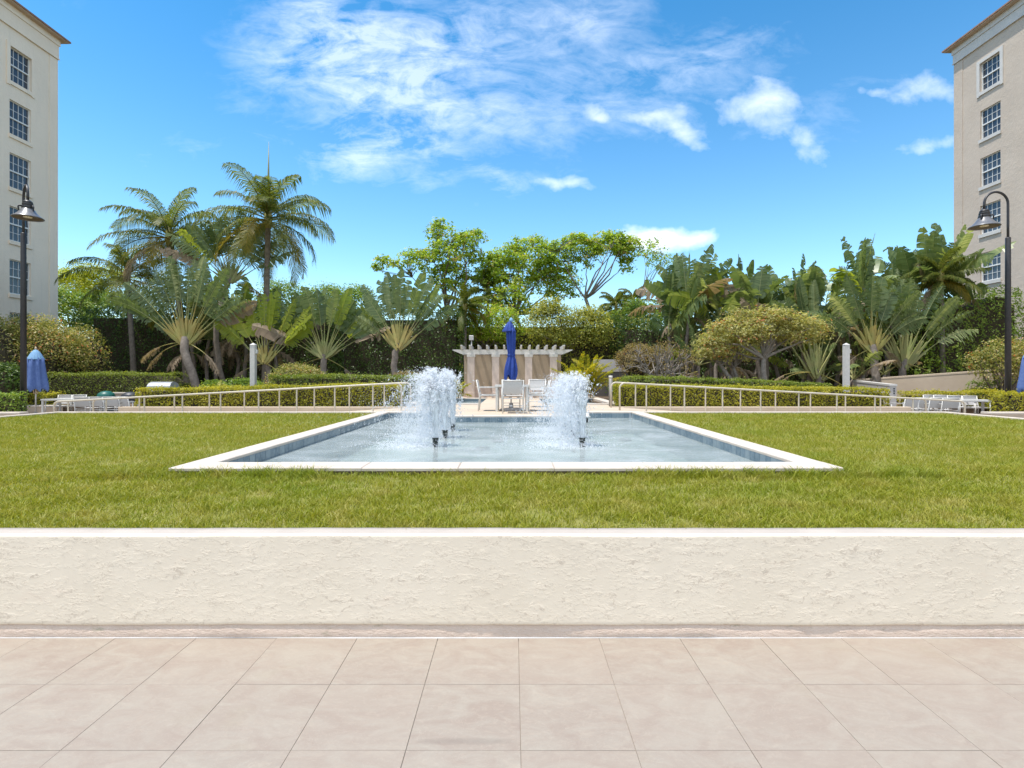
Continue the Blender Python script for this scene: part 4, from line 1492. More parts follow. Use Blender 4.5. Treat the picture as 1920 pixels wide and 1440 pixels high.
def extras():
    # tall white posts in the beds
    for px, Y, yt, lab in ((475, 17.9, 645, 'tall white square post behind the left hedge'), (1586.5, 18.4, 645, 'tall white square post behind the right hedge')):
        x = PX(px, Y)
        t = empty('garden_post', (x, Y, .4))
        tag(t, lab, 'post', 'white posts')
        h = PZ(yt, Y) - .4
        a = .078
        MB().box(-a, a, -a, a, 0, h - .03).build('shaft', M['white_paint'], t)
        MB().add([(-a - .01, -a - .01, h - .029), (a + .01, -a - .01, h - .029), (a + .01, a + .01, h - .029), (-a - .01, a + .01, h - .029), (0, 0, h + .04)],
                 [(0, 1, 4), (1, 2, 4), (2, 3, 4), (3, 0, 4), (3, 2, 1, 0)]).build('cap', M['white_paint'], t)
        MB().cbox((a + .035, 0, h - .25), (.065, .09, .13)).build('light_box', M['white_metal'], t)
    # bollard by the right railing
    x = PX(1145, 15.9)
    t = empty('bollard_light', (x, 15.9, .58))
    tag(t, 'slim grey bollard light at the end of the right railing', 'bollard')
    MB().tube([(0, 0, 0), (0, 0, .86)], .055, 12).build('post', M['bollard_grey'], t)
    MB().tube([(0, 0, .862), (0, 0, .93)], .058, 12).build('head', M['white_metal'], t)
    # wall stub beyond the yellow palm
    t = empty('garden_wall', (PX(1152, 24.5), 24.5, .5))
    tag(t, 'pale grey wall stub with dark lower half behind the yellow palm', 'wall')
    a = PX(1190, 24.5) - PX(1152, 24.5)
    MB().box(-a, a, 0, .25, 0, PZ(697, 24.5) - .5).build('lower_wall', M['dark_wall'], t)
    MB().box(-a, a, -.03, .25, PZ(697, 24.5) - .499, PZ(674, 24.5) - .5).build('upper_wall', M['pale_wall'], t)
    # ramp wall on the right
    t = empty('garden_wall', (17, 22, 0))
    tag(t, 'smooth beige retaining wall rising to the right behind the right terrace', 'wall')
    A = (PX(1604, 25.2), 25.2, PZ(711.5, 25.2)); B = (PX(1840, 22.0), 22.0, PZ(695, 22.0)); C_ = (PX(1990, 20.6), 20.6, PZ(684, 20.6))
    m = MB()
    th = .22
    pts = [A, B, C_]
    vs = []
    for (x, y, z) in pts: vs += [(x - 17, y - 22, 0), (x - 17, y - 22, z - .07), (x - 17, y - 22 + th, z - .07), (x - 17, y - 22 + th, 0)]
    fs = []
    for i in range(2):
        b = 4 * i
        fs += [(b, b + 4, b + 5, b + 1), (b + 1, b + 5, b + 6, b + 2), (b + 2, b + 6, b + 7, b + 3)]
    fs += [(0, 1, 2, 3)]
    m.add(vs, fs)
    m.build('wall_face', M['beige_wall'], t)
    m = MB()
    vs = []
    for (x, y, z) in pts: vs += [(x - 17, y - 22 - .02, z - .069), (x - 17, y - 22 - .02, z), (x - 17, y - 22 + th + .02, z), (x - 17, y - 22 + th + .02, z - .069)]
    m.add(vs, fs + [(3, 2, 1, 0)])
    m.build('wall_top', M['beige_wall'], t)
    # stub wall with three square lights in its end
    A = (PX(1600, 24.6), 24.6, PZ(713, 24.6)); B = (PX(1668, 19.6), 19.6, PZ(720.5, 19.6))
    t = empty('garden_wall', (B[0], B[1], 0))
    tag(t, 'short white-topped wall whose end shows three small dark squares, behind the right hedge', 'wall')
    m = MB()
    vs = [(A[0] - B[0], A[1] - B[1], 0), (A[0] - B[0], A[1] - B[1], A[2] - .07), (A[0] - B[0] + .25, A[1] - B[1], A[2] - .07), (A[0] - B[0] + .25, A[1] - B[1], 0),
          (0, 0, 0), (0, 0, B[2] - .07), (.25, 0, B[2] - .07), (.25, 0, 0)]
    fs = [(4, 7, 6, 5), (0, 4, 5, 1), (1, 5, 6, 2), (2, 6, 7, 3), (3, 2, 1, 0)]
    m.add(vs, fs)
    m.build('wall_face', M['pale_wall'], t)
    m = MB()
    m.add([(A[0] - B[0] - .02, A[1] - B[1], A[2] - .069), (A[0] - B[0] - .02, A[1] - B[1], A[2]), (A[0] - B[0] + .27, A[1] - B[1], A[2]), (A[0] - B[0] + .27, A[1] - B[1], A[2] - .069),
           (-.02, -.02, B[2] - .069), (-.02, -.02, B[2]), (.27, -.02, B[2]), (.27, -.02, B[2] - .069)], fs)
    m.build('wall_top', M['white_paint'], t)
    for k in range(3):
        MB().cbox((.16, -.006, B[2] - .16 - k * .085), (.05, .008, .05)).build('wall_light', M['charcoal'], t)
    # planter ledges at both sides
    for x0, x1, y0, y1, z, lab in ((PX(0, 15.9) - 4, PX(48, 15.9), 15.7, 15.95, .44, 'white-topped planter ledge below the hedge at the far left'),
                                   (PX(50, 20.6), PX(100, 20.6) + .2, 20.5, 20.8, .38, 'white-topped planter ledge behind the faded blue umbrella'),
                                   (PX(1830, 15.9), PX(1920, 15.9) + 4, 15.4, 15.7, .46, 'white-topped planter ledge below the hedge at the far right'),
                                   (PX(1790, 17.6), PX(1878, 17.6), 19.6, 19.9, .46, 'white-topped planter ledge behind the right terrace chairs'),
                                   (PX(205, 22.4), PX(262, 22.4), 22.3, 22.5, .82, 'low beige planter wall behind the green domed lid')):
        t = empty('planter_ledge', ((x0 + x1) / 2, y0, 0))
        tag(t, lab, 'wall', 'planter walls')
        h = (x1 - x0) / 2
        MB().box(-h, h, 0, y1 - y0, 0, z - .06).build('wall_face', M['deck'], t)
        MB().bbox(-h - .02, h + .02, -.02, y1 - y0 + .02, z - .059, z, .01).build('wall_top', M['curb'], t)
    # the cooking corner behind the left terrace
    t = empty('bin', (PX(199, 21.6), 21.6, 0))
    tag(t, 'round bin with a dark green domed lid behind the left terrace chairs', 'bin')
    MB().lathe([(.24, 0), (.29, .62), (.29, .66)], 20).build('body', M['charcoal'], t)
    MB().lathe([(.31, .661), (.31, .70), (.27, .80), (.15, .88), (.04, .90)], 24).build('lid', M['green_lid'], t)
    t = empty('kettle_grill', (PX(245, 21.2), 21.2, 0))
    tag(t, 'round charcoal-black kettle grill behind the left terrace chairs, next to the hedge', 'grill')
    MB().lathe([(.08, .42), (.26, .52), (.32, .66)], 24).build('bowl', M['charcoal'], t)
    MB().lathe([(.33, .661), (.30, .76), (.18, .85), (.05, .875)], 24).build('lid', M['charcoal'], t)
    for k in range(3):
        w = k * 2.094 + .4
        MB().tube([(.34 * math.cos(w), .34 * math.sin(w), 0), (.18 * math.cos(w), .18 * math.sin(w), .50)], .014, 6).build('leg', M['steel'], t)
    t = empty('gas_grill', (PX(306, 20.5), 20.5, .56))
    tag(t, 'grey gas grill with rounded hood behind the left end of the hedge', 'grill')
    MB().box(-.42, .42, -.28, .28, 0, .42).build('cabinet', M['steel'], t)
    n = 8
    vs, fs = [], []
    for sx in (-.46, .46):
        for k in range(n + 1):
            w = math.pi * k / n
            vs.append((sx * (1 - .12 * math.sin(w)), -.30 * math.cos(w), .421 + .30 * math.sin(w) ** .7 if 0 < k < n else .421))
    for k in range(n): fs.append((k, k + 1, n + 2 + k, n + 1 + k))
    fs += [tuple(range(n + 1)), tuple(reversed(range(n + 1, 2 * n + 2)))]
    MB().add(vs, fs, False).build('hood', M['steel'], t)
    # lamp standing beyond the pergola
    t = empty('garden_lamp', (PX(884, 27), 27, .55))
    tag(t, 'small white box-headed garden lamp rising behind the left of the pergola', 'lamp')
    zt = PZ(629, 27) - .55
    MB().tube([(0, 0, 0), (0, 0, zt - .24)], .035, 8).build('pole', M['white_paint'], t)
    MB().bbox(-.11, .11, -.11, .11, zt - .239, zt, .02).build('lamp_head', M['white_paint'], t)


extras()


# ================================================================== FOUNTAIN JETS
def jets():
    g = 9.81
    spots = [(-1.12, 7.75, 'nearest fountain jet in the left row'), (-1.12, 8.85, 'middle fountain jet in the left row'), (-1.12, 10.0, 'farthest fountain jet in the left row'),
             (1.0, 7.75, 'nearest fountain jet in the right row'), (1.0, 8.85, 'middle fountain jet in the right row'), (1.0, 10.0, 'farthest fountain jet in the right row')]
    for i, (x, y, lab) in enumerate(spots):
        rng = np.random.default_rng(40 + i)
        t = empty('fountain_jet', (x, y, WATER_Z))
        tag(t, lab + ', blowing white spray to the left', 'fountain jet', 'foaming fountain jets')
        MB().lathe([(.034, -.25), (.036, -.02), (.044, .105), (.046, .11), (.046, .125), (.036, .126)], 18).build('nozzle', M['nozzle'], t)
        z0 = .12
        right = x > 0
        v0m = 4.15 if right else 4.30
        # column
        prof = []
        m = MB()
        n = 18
        vs, fs = [], []
        lev = 16
        for a in range(lev + 1):
            k = a / lev
            zz = z0 + .70 * k
            r = .034 + .055 * k ** 1.2
            for b in range(n):
                w = 2 * math.pi * b / n
                rr = r * (1 + (.08 + .28 * k) * rng.normal() * .6)
                vs.append((rr * math.cos(w) - .03 * k * k, rr * math.sin(w), zz + rng.normal() * .008))
        for a in range(lev):
            for b in range(n): fs.append((a * n + b, a * n + (b + 1) % n, (a + 1) * n + (b + 1) % n, (a + 1) * n + b))
        m.add(vs, fs, True)
        m.build('water_column', M['jet_water'], t)
        # droplets on ballistic paths, blown by the breeze
        N = 19000 if right else 24000
        v0 = v0m * (1 - np.abs(rng.normal(0, .20, N)) * rng.random(N)) * rng.uniform(.90, 1.06, N)
        sp = np.abs(rng.normal(0, R(2.5), N)) + (rng.random(N) < .22) * np.abs(rng.normal(0, R(5), N))
        az = rng.uniform(0, 2 * np.pi, N)
        vx, vy, vz = v0 * np.sin(sp) * np.cos(az), v0 * np.sin(sp) * np.sin(az), v0 * np.cos(sp)
        tm = rng.uniform(0, 1, N) ** .85 * (2 * vz / g + .02)
        drift = -(rng.gamma(2.0, .42, N)) * (.92 if not right else .72)
        size = rng.lognormal(math.log(.0037), .55, N)
        drift *= np.clip(.0060 / size, .5, 2.4)
        P = np.stack([vx * tm + .5 * drift * tm ** 2 * 1.5, vy * tm + rng.normal(0, .06, N) * tm ** 2, z0 + vz * tm - .5 * g * tm ** 2], 1)
        # most of the water flies in torn strands that keep together
        K = 150
        own = rng.integers(0, K, N)
        strand = rng.random(N) < .62
        kv = v0m * (1 - np.abs(rng.normal(0, .20, K)) * rng.random(K)) * rng.uniform(.92, 1.05, K)
        ks = np.abs(rng.normal(0, R(3.0), K)); ka = rng.uniform(0, 2 * np.pi, K)
        kd = -rng.gamma(2.0, .40, K) * (.92 if not right else .72)
        kt = rng.uniform(0, 1, K) ** .8 * (2 * kv * np.cos(ks) / g)
        tt = np.clip(kt[own] + rng.normal(0, .045, N), 0, None)
        jit = rng.normal(size=(N, 3)) * (.004 + .030 * tt[:, None])
        S_ = np.stack([kv[own] * np.sin(ks[own]) * np.cos(ka[own]) * tt + .75 * kd[own] * tt ** 2, kv[own] * np.sin(ks[own]) * np.sin(ka[own]) * tt, z0 + kv[own] * np.cos(ks[own]) * tt - .5 * g * tt ** 2], 1) + jit
        P = np.where(strand[:, None], S_, P)
        vz = np.where(strand, kv[own], vz); tm = np.where(strand, tt, tm)
        ok = P[:, 2] > 0.0
        P, size = P[ok], np.clip(size[ok], .0022, .016)
        vel = np.stack([vx, vy, vz - g * tm], 1)[ok]
        # splash where it lands
        Ns = 1700
        lx = rng.normal(-.34 if not right else -.26, .26, Ns)
        ly = rng.normal(0, .16, Ns)
        lz = np.abs(rng.normal(0, .035, Ns))
        P = np.concatenate([P, np.stack([lx, ly, lz], 1)])
        vel = np.concatenate([vel, rng.normal(size=(Ns, 3))])
        size = np.concatenate([size, rng.uniform(.003, .009, Ns)])
        n_ = len(P)
        a = unit(vel + rng.normal(size=(n_, 3)) * .5)
        b = unit(np.cross(a, rng.normal(size=(n_, 3))))
        c = np.cross(a, b)
        s = size[:, None]
        V = np.empty((n_, 4, 3))
        V[:, 0] = P + a * s * rng.uniform(1.4, 3.2, (n_, 1))
        V[:, 1] = P + b * s
        V[:, 2] = P - b * s * .5 + c * s * .87
        V[:, 3] = P - b * s * .5 - c * s * .87
        V[:, 1:] -= (a * s * .7)[:, None, :]
        base = (np.arange(n_) * 4)[:, None]
        T = np.concatenate([base + np.array([[0, 1, 2]]), base + np.array([[0, 2, 3]]), base + np.array([[0, 3, 1]]), base + np.array([[3, 2, 1]])])
        o = link('spray', np_mesh('spray', V.reshape(-1, 3), [T], None, False), M['spray'], t)
        o['kind'] = 'stuff'
    # white return spout by the deck corner
    t = empty('pool_spout', (PX(1101, 11.9), 11.9, WATER_Z))
    tag(t, 'small white capped pipe standing in the pool behind the right row of jets', 'pipe')
    MB().tube([(0, 0, -.3), (0, 0, .08)], .022, 8).build('stem', M['nozzle'], t)
    MB().lathe([(.03, .081), (.075, .10), (.075, .125), (.045, .14), (.045, .19), (.02, .20)], 16).build('cap', M['white_metal'], t)


jets()

# ================================================================== PLANTS
def bump3(P, seed, f):
    r = np.random.default_rng(seed)
    v = np.zeros(len(P))
    for k in range(6):
        d = r.normal(size=3) * f * (1 + .5 * k)
        v += np.sin(P @ d + r.uniform(0, 6.28)) / (1 + .4 * k)
    return v / 2.2


def box_hedge(name, x0, x1, y0, y1, z0, z1, mat_, label, cat, dens, L, bumpy=.05, seed=1, group=None, slope=None, core='twig', back=False, round_=.0):
    """Clipped hedge: a twiggy core and several layers of leaves at its surface. slope(x) shifts the top."""
    rng = np.random.default_rng(seed)
    cx, cy = (x0 + x1) / 2, (y0 + y1) / 2
    t = empty(name, (cx, cy, z0))
    tag(t, label, cat, group)
    w, d, h = x1 - x0, y1 - y0, z1 - z0
    faces = [('top', w * d), ('front', w * h), ('l', d * h), ('r', d * h)]
    if back: faces.append(('back', w * h))
    Ps, Ns = [], []
    for f, a in faces:
        n = int(a * dens)
        u, v = rng.random(n), rng.random(n)
        if f == 'top': P = np.stack([u * w - w / 2, v * d - d / 2, np.full(n, h)], 1); N = np.tile([0, 0, 1.], (n, 1))
        elif f == 'front': P = np.stack([u * w - w / 2, np.full(n, -d / 2), v * h], 1); N = np.tile([0, -1., 0], (n, 1))
        elif f == 'back': P = np.stack([u * w - w / 2, np.full(n, d / 2), v * h], 1); N = np.tile([0, 1., 0], (n, 1))
        else:
            s = -1 if f == 'l' else 1
            P = np.stack([np.full(n, s * w / 2), u * d - d / 2, v * h], 1); N = np.tile([s * 1., 0, 0], (n, 1))
        Ps.append(P); Ns.append(N)
    P, N = np.concatenate(Ps), np.concatenate(Ns)
    n = len(P)
    if round_ > 0:
        k = np.minimum(w / 2 - np.abs(P[:, 0]), round_) / round_
        P[:, 2] -= (1 - np.sqrt(np.clip(1 - (1 - k) ** 2, 0, 1))) * round_ * (P[:, 2] / h)
    off = bumpy * bump3(P, seed, 2.2) + .4 * bumpy * bump3(P, seed + 1, 7.0) - np.abs(rng.normal(0, L * .7, n)) + (rng.random(n) < .06) * rng.uniform(0, L * 1.6, n)
    P = P + N * off[:, None]
    if slope is not None: P[:, 2] += slope(P[:, 0] + cx) * (P[:, 2] / h)
    V, Q = leaf_quads(rng, P, N * .9 + rng.normal(size=(n, 3)) * .55 + np.array([0, 0, .35]), L * rng.uniform(.7, 1.35, n), L * .55 * rng.uniform(.7, 1.2, n))
    r = np.clip(rng.beta(2, 2.2, n) * .85 + .12 * bump3(P, seed + 2, 1.1) + .08, 0, 1)
    link('foliage', np_mesh('foliage', V, [Q], r), M[mat_], t)
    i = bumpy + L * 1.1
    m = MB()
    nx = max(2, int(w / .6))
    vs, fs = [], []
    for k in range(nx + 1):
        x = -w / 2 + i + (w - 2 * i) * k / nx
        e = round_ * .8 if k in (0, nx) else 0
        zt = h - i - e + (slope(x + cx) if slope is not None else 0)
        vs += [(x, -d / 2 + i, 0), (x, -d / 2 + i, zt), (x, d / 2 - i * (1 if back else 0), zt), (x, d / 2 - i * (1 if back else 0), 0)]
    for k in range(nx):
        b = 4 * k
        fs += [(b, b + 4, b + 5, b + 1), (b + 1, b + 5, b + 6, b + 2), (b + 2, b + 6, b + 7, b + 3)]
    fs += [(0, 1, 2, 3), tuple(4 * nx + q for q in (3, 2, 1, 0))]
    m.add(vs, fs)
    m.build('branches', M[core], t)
    return t


def ell_pts(rng, n, blobs, lo=.72, hi=1.0, bottom=-.5):
    wts = np.array([b[3] * b[5] + b[3] * b[4] + b[4] * b[5] for b in blobs])
    idx = rng.choice(len(blobs), n, p=wts / wts.sum())
    B = np.array(blobs)[idx]
    d = unit(rng.normal(size=(n, 3)))
    d[:, 2] = np.where(d[:, 2] < bottom, -d[:, 2], d[:, 2])
    k = rng.uniform(lo ** 3, hi ** 3, n) ** (1 / 3)
    P = B[:, :3] + d * k[:, None] * B[:, 3:6]
    return P, unit(d / B[:, 3:6])


def limb(rng, a, b, r0, r1, m, sag=.12, n=6, seg=5):
    a, b = np.array(a, float), np.array(b, float)
    d = np.linalg.norm(b - a)
    mid = (a + b) / 2 + rng.normal(size=3) * d * .15 + np.array([0, 0, -sag * d * .5])
    pts, rad = [], []
    for k in range(n + 1):
        u = k / n
        p = (1 - u) ** 2 * a + 2 * u * (1 - u) * mid + u * u * b + rng.normal(size=3) * d * .012 * (0 < k < n)
        pts.append(p); rad.append(r0 + (r1 - r0) * u)
    m.tube(pts, rad, seg, cap=False)
    return pts


def tree(base, fork, blobs, label, leaf, clumps, per, cr, L, cat='tree', name='canopy_tree', bark='bark_grey', r0=.16, limbs=9, twigs=40, seed=1, group=None, flat=.6, lo=.6, lean=None, trunks=1, gap=0.0):
    """Tree with a forked trunk and a crown of leaf clumps. Blobs are ellipsoids (centre, radii) in world space."""
    rng = np.random.default_rng(seed)
    t = empty(name, tuple(base))
    tag(t, label, cat, group)
    o = np.array(base)
    bl = [tuple(np.array(b[:3]) - o) + tuple(b[3:6]) for b in blobs]
    m = MB()
    fk = np.array(fork, float) - o
    C, Nn = ell_pts(rng, clumps, bl, lo, 1.0, -.6)
    if gap > 0:
        keep = bump3(C, seed + 9, 1.3) > -gap
        C, Nn = C[keep], Nn[keep]
    for tr in range(trunks):
        f = fk + (rng.normal(size=3) * np.array([.5, .3, .15]) if tr else 0)
        st = np.zeros(3) + (np.array([rng.normal() * .25, rng.normal() * .15, 0]) if tr else 0)
        tp = limb(rng, st, f, r0, r0 * .68, m, 0, 7, 9)
        mains = []
        order = rng.permutation(len(C))
        # main limbs to well-spread clumps
        sel = [order[0]]
        for q in order[1:]:
            if len(sel) >= limbs: break
            if min(np.linalg.norm(C[q] - C[s]) for s in sel) > .45 * np.mean([b[3] for b in bl]): sel.append(q)
        nodes = []
        for q in sel:
            e = f + (C[q] - f) * .88
            nodes += [(p, .3 + .7 * (k / 6)) for k, p in enumerate(limb(rng, f, e, r0 * .45, r0 * .12, m, .1, 6, 6))][2:]
        NP_ = np.array([p for p, _ in nodes])
        for q in order[:twigs]:
            dd = np.linalg.norm(NP_ - C[q], axis=1)
            k = int(np.argmin(dd))
            limb(rng, NP_[k], C[q], r0 * .14, r0 * .05, m, 0, 3, 4)
    m.build('trunk', M[bark], t)
    n = len(C) * per
    ci = np.repeat(np.arange(len(C)), per)
    g = rng.normal(size=(n, 3)) * np.array([1, 1, flat]) * cr * .55 * rng.uniform(.7, 1.2, (len(C), 1))[ci]
    P = C[ci] + g
    N = Nn[ci] * .4 + unit(g) * .4 + rng.normal(size=(n, 3)) * .5 + np.array([0, 0, .75])
    V, Q = leaf_quads(rng, P, N, L * rng.uniform(.7, 1.35, n), L * .5 * rng.uniform(.7, 1.25, n))
    r = np.clip(.16 * rng.normal(size=len(C))[ci] + rng.beta(2, 2.2, n), 0, 1)
    link('crown', np_mesh('crown', V, [Q], r), M[leaf], t)
    return t


def shrub(c, rad, label, leaf, n, L, seed=1, name='shrub', cat='shrub', group=None, stems=10, lobes=7, bark='bark_brown', inner=True):
    """Rounded bush standing on the ground: lobes of leaves over bare stems."""
    rng = np.random.default_rng(seed)
    c = np.array(c, float)
    base = np.array([c[0], c[1], c[2] - rad[2]])
    t = empty(name, tuple(base))
    tag(t, label, cat, group)
    bl = [(0, 0, rad[2], rad[0] * .8, rad[1] * .8, rad[2] * .85)]
    for k in range(lobes):
        d = unit(rng.normal(size=(1, 3)))[0]
        d[2] = abs(d[2]) * .8 - .15
        bl.append((d[0] * rad[0] * .62, d[1] * rad[1] * .62, rad[2] + d[2] * rad[2] * .62, rad[0] * rng.uniform(.32, .5), rad[1] * rng.uniform(.32, .5), rad[2] * rng.uniform(.3, .48)))
    P, N = ell_pts(rng, n, bl, .70, 1.03, -.75)
    P += rng.normal(size=P.shape) * L * .6
    P[:, 2] = np.maximum(P[:, 2], .03)
    V, Q = leaf_quads(rng, P, N * .6 + rng.normal(size=(n, 3)) * .55 + np.array([0, 0, .5]), L * rng.uniform(.7, 1.35, n), L * .5 * rng.uniform(.7, 1.2, n))
    r = np.clip(rng.beta(2, 2.2, n) + .14 * bump3(P, seed + 3, 3.0), 0, 1)
    link('foliage', np_mesh('foliage', V, [Q], r), M[leaf], t)
    m = MB()
    for k in range(stems):
        w = rng.uniform(0, 6.28)
        a = (rng.normal() * .12 * rad[0], rng.normal() * .12 * rad[1], 0)
        e = (math.cos(w) * rad[0] * rng.uniform(.2, .75), math.sin(w) * rad[1] * rng.uniform(.2, .75), rad[2] * rng.uniform(.9, 1.6))
        limb(rng, a, e, .03 * (rad[2] + .4), .008, m, .05, 5, 5)
    m.build('stems', M[bark], t)
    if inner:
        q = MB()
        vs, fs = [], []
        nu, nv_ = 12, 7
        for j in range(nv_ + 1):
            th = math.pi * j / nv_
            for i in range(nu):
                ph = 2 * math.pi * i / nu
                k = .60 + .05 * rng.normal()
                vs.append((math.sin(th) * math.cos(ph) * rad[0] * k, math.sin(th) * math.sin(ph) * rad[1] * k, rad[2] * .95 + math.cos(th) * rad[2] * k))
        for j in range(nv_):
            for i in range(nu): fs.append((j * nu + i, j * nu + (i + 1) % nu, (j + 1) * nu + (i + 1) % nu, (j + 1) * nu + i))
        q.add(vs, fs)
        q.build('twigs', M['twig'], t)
    return t


# ------------------------------------------------------------------ palms
def frond_mesh(rng, az, el, length, leafl, n=46, curl=1.15, wid=.035, roll=0.0, tone=0.0, droop=1.0):
    """Feather frond: a curving midrib and two rows of leaflets."""
    seg = 18
    P = np.zeros((seg + 1, 3)); T = np.zeros((seg + 1, 3))
    p = np.zeros(3)
    e = el
    for i in range(seg + 1):
        d = np.array([math.cos(e) * math.cos(az), math.cos(e) * math.sin(az), math.sin(e)])
        P[i] = p; T[i] = d
        p = p + d * length / seg
        e -= curl / seg * (.35 + 1.3 * i / seg)
    side0 = np.array([-math.sin(az), math.cos(az), 0])
    out = NP()
    # midrib
    m = MB().tube([tuple(q) for q in P], [max(.006, .035 * (1 - i / seg)) * length / 3.2 for i in range(seg + 1)], 5, cap=False)
    out.add(np.array(m.v), np.array(m.f), np.full(len(m.f), .9))
    u = np.linspace(.14, 1.0, n)
    f = u * seg
    i0 = np.minimum(f.astype(int), seg - 1)
    fr = (f - i0)[:, None]
    C = P[i0] * (1 - fr) + P[i0 + 1] * fr
    D = unit(T[i0] * (1 - fr) + T[i0 + 1] * fr)
    for s in (-1, 1):
        up = np.cross(side0[None, :].repeat(n, 0), D)
        up *= np.sign(up[:, 2:3] + 1e-6)
        k = .25 + .75 * np.sin(np.pi * np.clip(u * 1.02, 0, 1)) ** .55
        LL = leafl * k * rng.uniform(.85, 1.12, n)
        dirv = unit(side0 * s * 1.0 + D * (.55 + .5 * u[:, None]) + up * (.25 + rng.normal(0, .10, (n, 1))) + np.array([0, 0, -roll * s * .6]))
        A = C
        Bm = C + dirv * LL[:, None] * .5 + np.array([0, 0, -.10 * droop]) * LL[:, None]
        E = C + dirv * LL[:, None] * .78 + np.array([0, 0, -.68 * droop]) * LL[:, None] * rng.uniform(.6, 1.3, (n, 1))
        wv = D * (wid * rng.uniform(.8, 1.2, (n, 1)))
        V = np.empty((n, 5, 3))
        V[:, 0] = A - wv * .4; V[:, 1] = A + wv * .4
        V[:, 2] = Bm + wv * .5; V[:, 3] = Bm - wv * .5
        V[:, 4] = E
        b = (np.arange(n) * 5)[:, None]
        r = np.clip(rng.beta(2, 2.3, n) + tone, 0, 1)
        out.add(V.reshape(-1, 3), b + np.array([[0, 1, 2, 3]]), r)
        out.n -= n * 5
        out.V.pop()
        out.add(V.reshape(-1, 3), b + np.array([[3, 2, 4]]), r)
    return out


def coconut_palm(base, crown, label, nf, length, seed, r0=.17, spear=0, dead=0, leaf='lf_palm', group='coconut palms', azs=None, curl=(1.2, 1.9)):
    rng = np.random.default_rng(seed)
    t = empty('coconut_palm', tuple(base))
    tag(t, label, 'palm tree', group)
    c = np.array(crown) - np.array(base)
    pts, rad = [], []
    n = 26
    for k in range(n + 1):
        u = k / n
        pts.append((c[0] * u ** 1.4, c[1] * u, c[2] * u))
        rad.append(r0 * (1.25 - .45 * u ** .4) * (1 + .05 * (k % 2)))
    MB().tube(pts, rad, 10).build('trunk', M['palm_bark'], t)
    MB().lathe([(r0 * .9, -.45), (r0 * 1.25, -.15), (r0 * 1.15, .25), (r0 * .5, .6)], 12, tuple(c)).build('leaf_sheath', M['stalk_yellow'], t)
    for k in range(nf):
        u = k / nf
        az = 2.39996 * k + rng.normal(0, .18)
        el = R(82) - u ** .75 * R(112) + rng.normal(0, .10)
        m = frond_mesh(rng, az, el, length * rng.uniform(.85, 1.08) * (.8 + .2 * min(1, u * 3)), length * .24, 52, rng.uniform(*curl), .05, rng.uniform(-.5, .5), (.10 if u > .6 else 0) * rng.random(), rng.uniform(.7, 1.3))
        brown = u > .93 and dead
        m.build('frond', M['lf_brown'] if brown else M['lf_palm_yellow'] if (u > .72 and rng.random() < .5) else M[leaf], t, tuple(c + np.array([0, 0, .15 - .35 * u])))
    if spear:
        MB().tube([tuple(c), tuple(c + np.array([.01, 0, spear * .6])), tuple(c + np.array([.03, 0, spear]))], [.075, .05, .008], 6).build('spear_leaf', M['spike'], t)
    return t


def small_palm(base, label, nf, length, leaf, seed, leafl=.3, el=(20, 85), curl=(.7, 1.5), name='areca_palm', cat='palm', group=None, n=30, wid=.03, spread=.12, stalk='stalk_yellow'):
    rng = np.random.default_rng(seed)
    t = empty(name, tuple(base))
    tag(t, label, cat, group)
    m = MB()
    for k in range(7):
        a = (rng.normal() * spread, rng.normal() * spread, 0)
        limb(rng, a, (a[0] * 1.6, a[1] * 1.6, length * .33), .03, .018, m, 0, 3, 5)
    m.build('stems', M[stalk], t)
    for k in range(nf):
        q = rng.normal(size=2) * spread
        f = frond_mesh(rng, rng.uniform(0, 6.28), R(rng.uniform(*el)), length * rng.uniform(.7, 1.1), leafl, n, rng.uniform(*curl), wid, rng.uniform(-.4, .4), rng.normal(0, .12), .8)
        f.build('frond', M[leaf], t, (q[0], q[1], length * rng.uniform(.05, .3)))
    return t


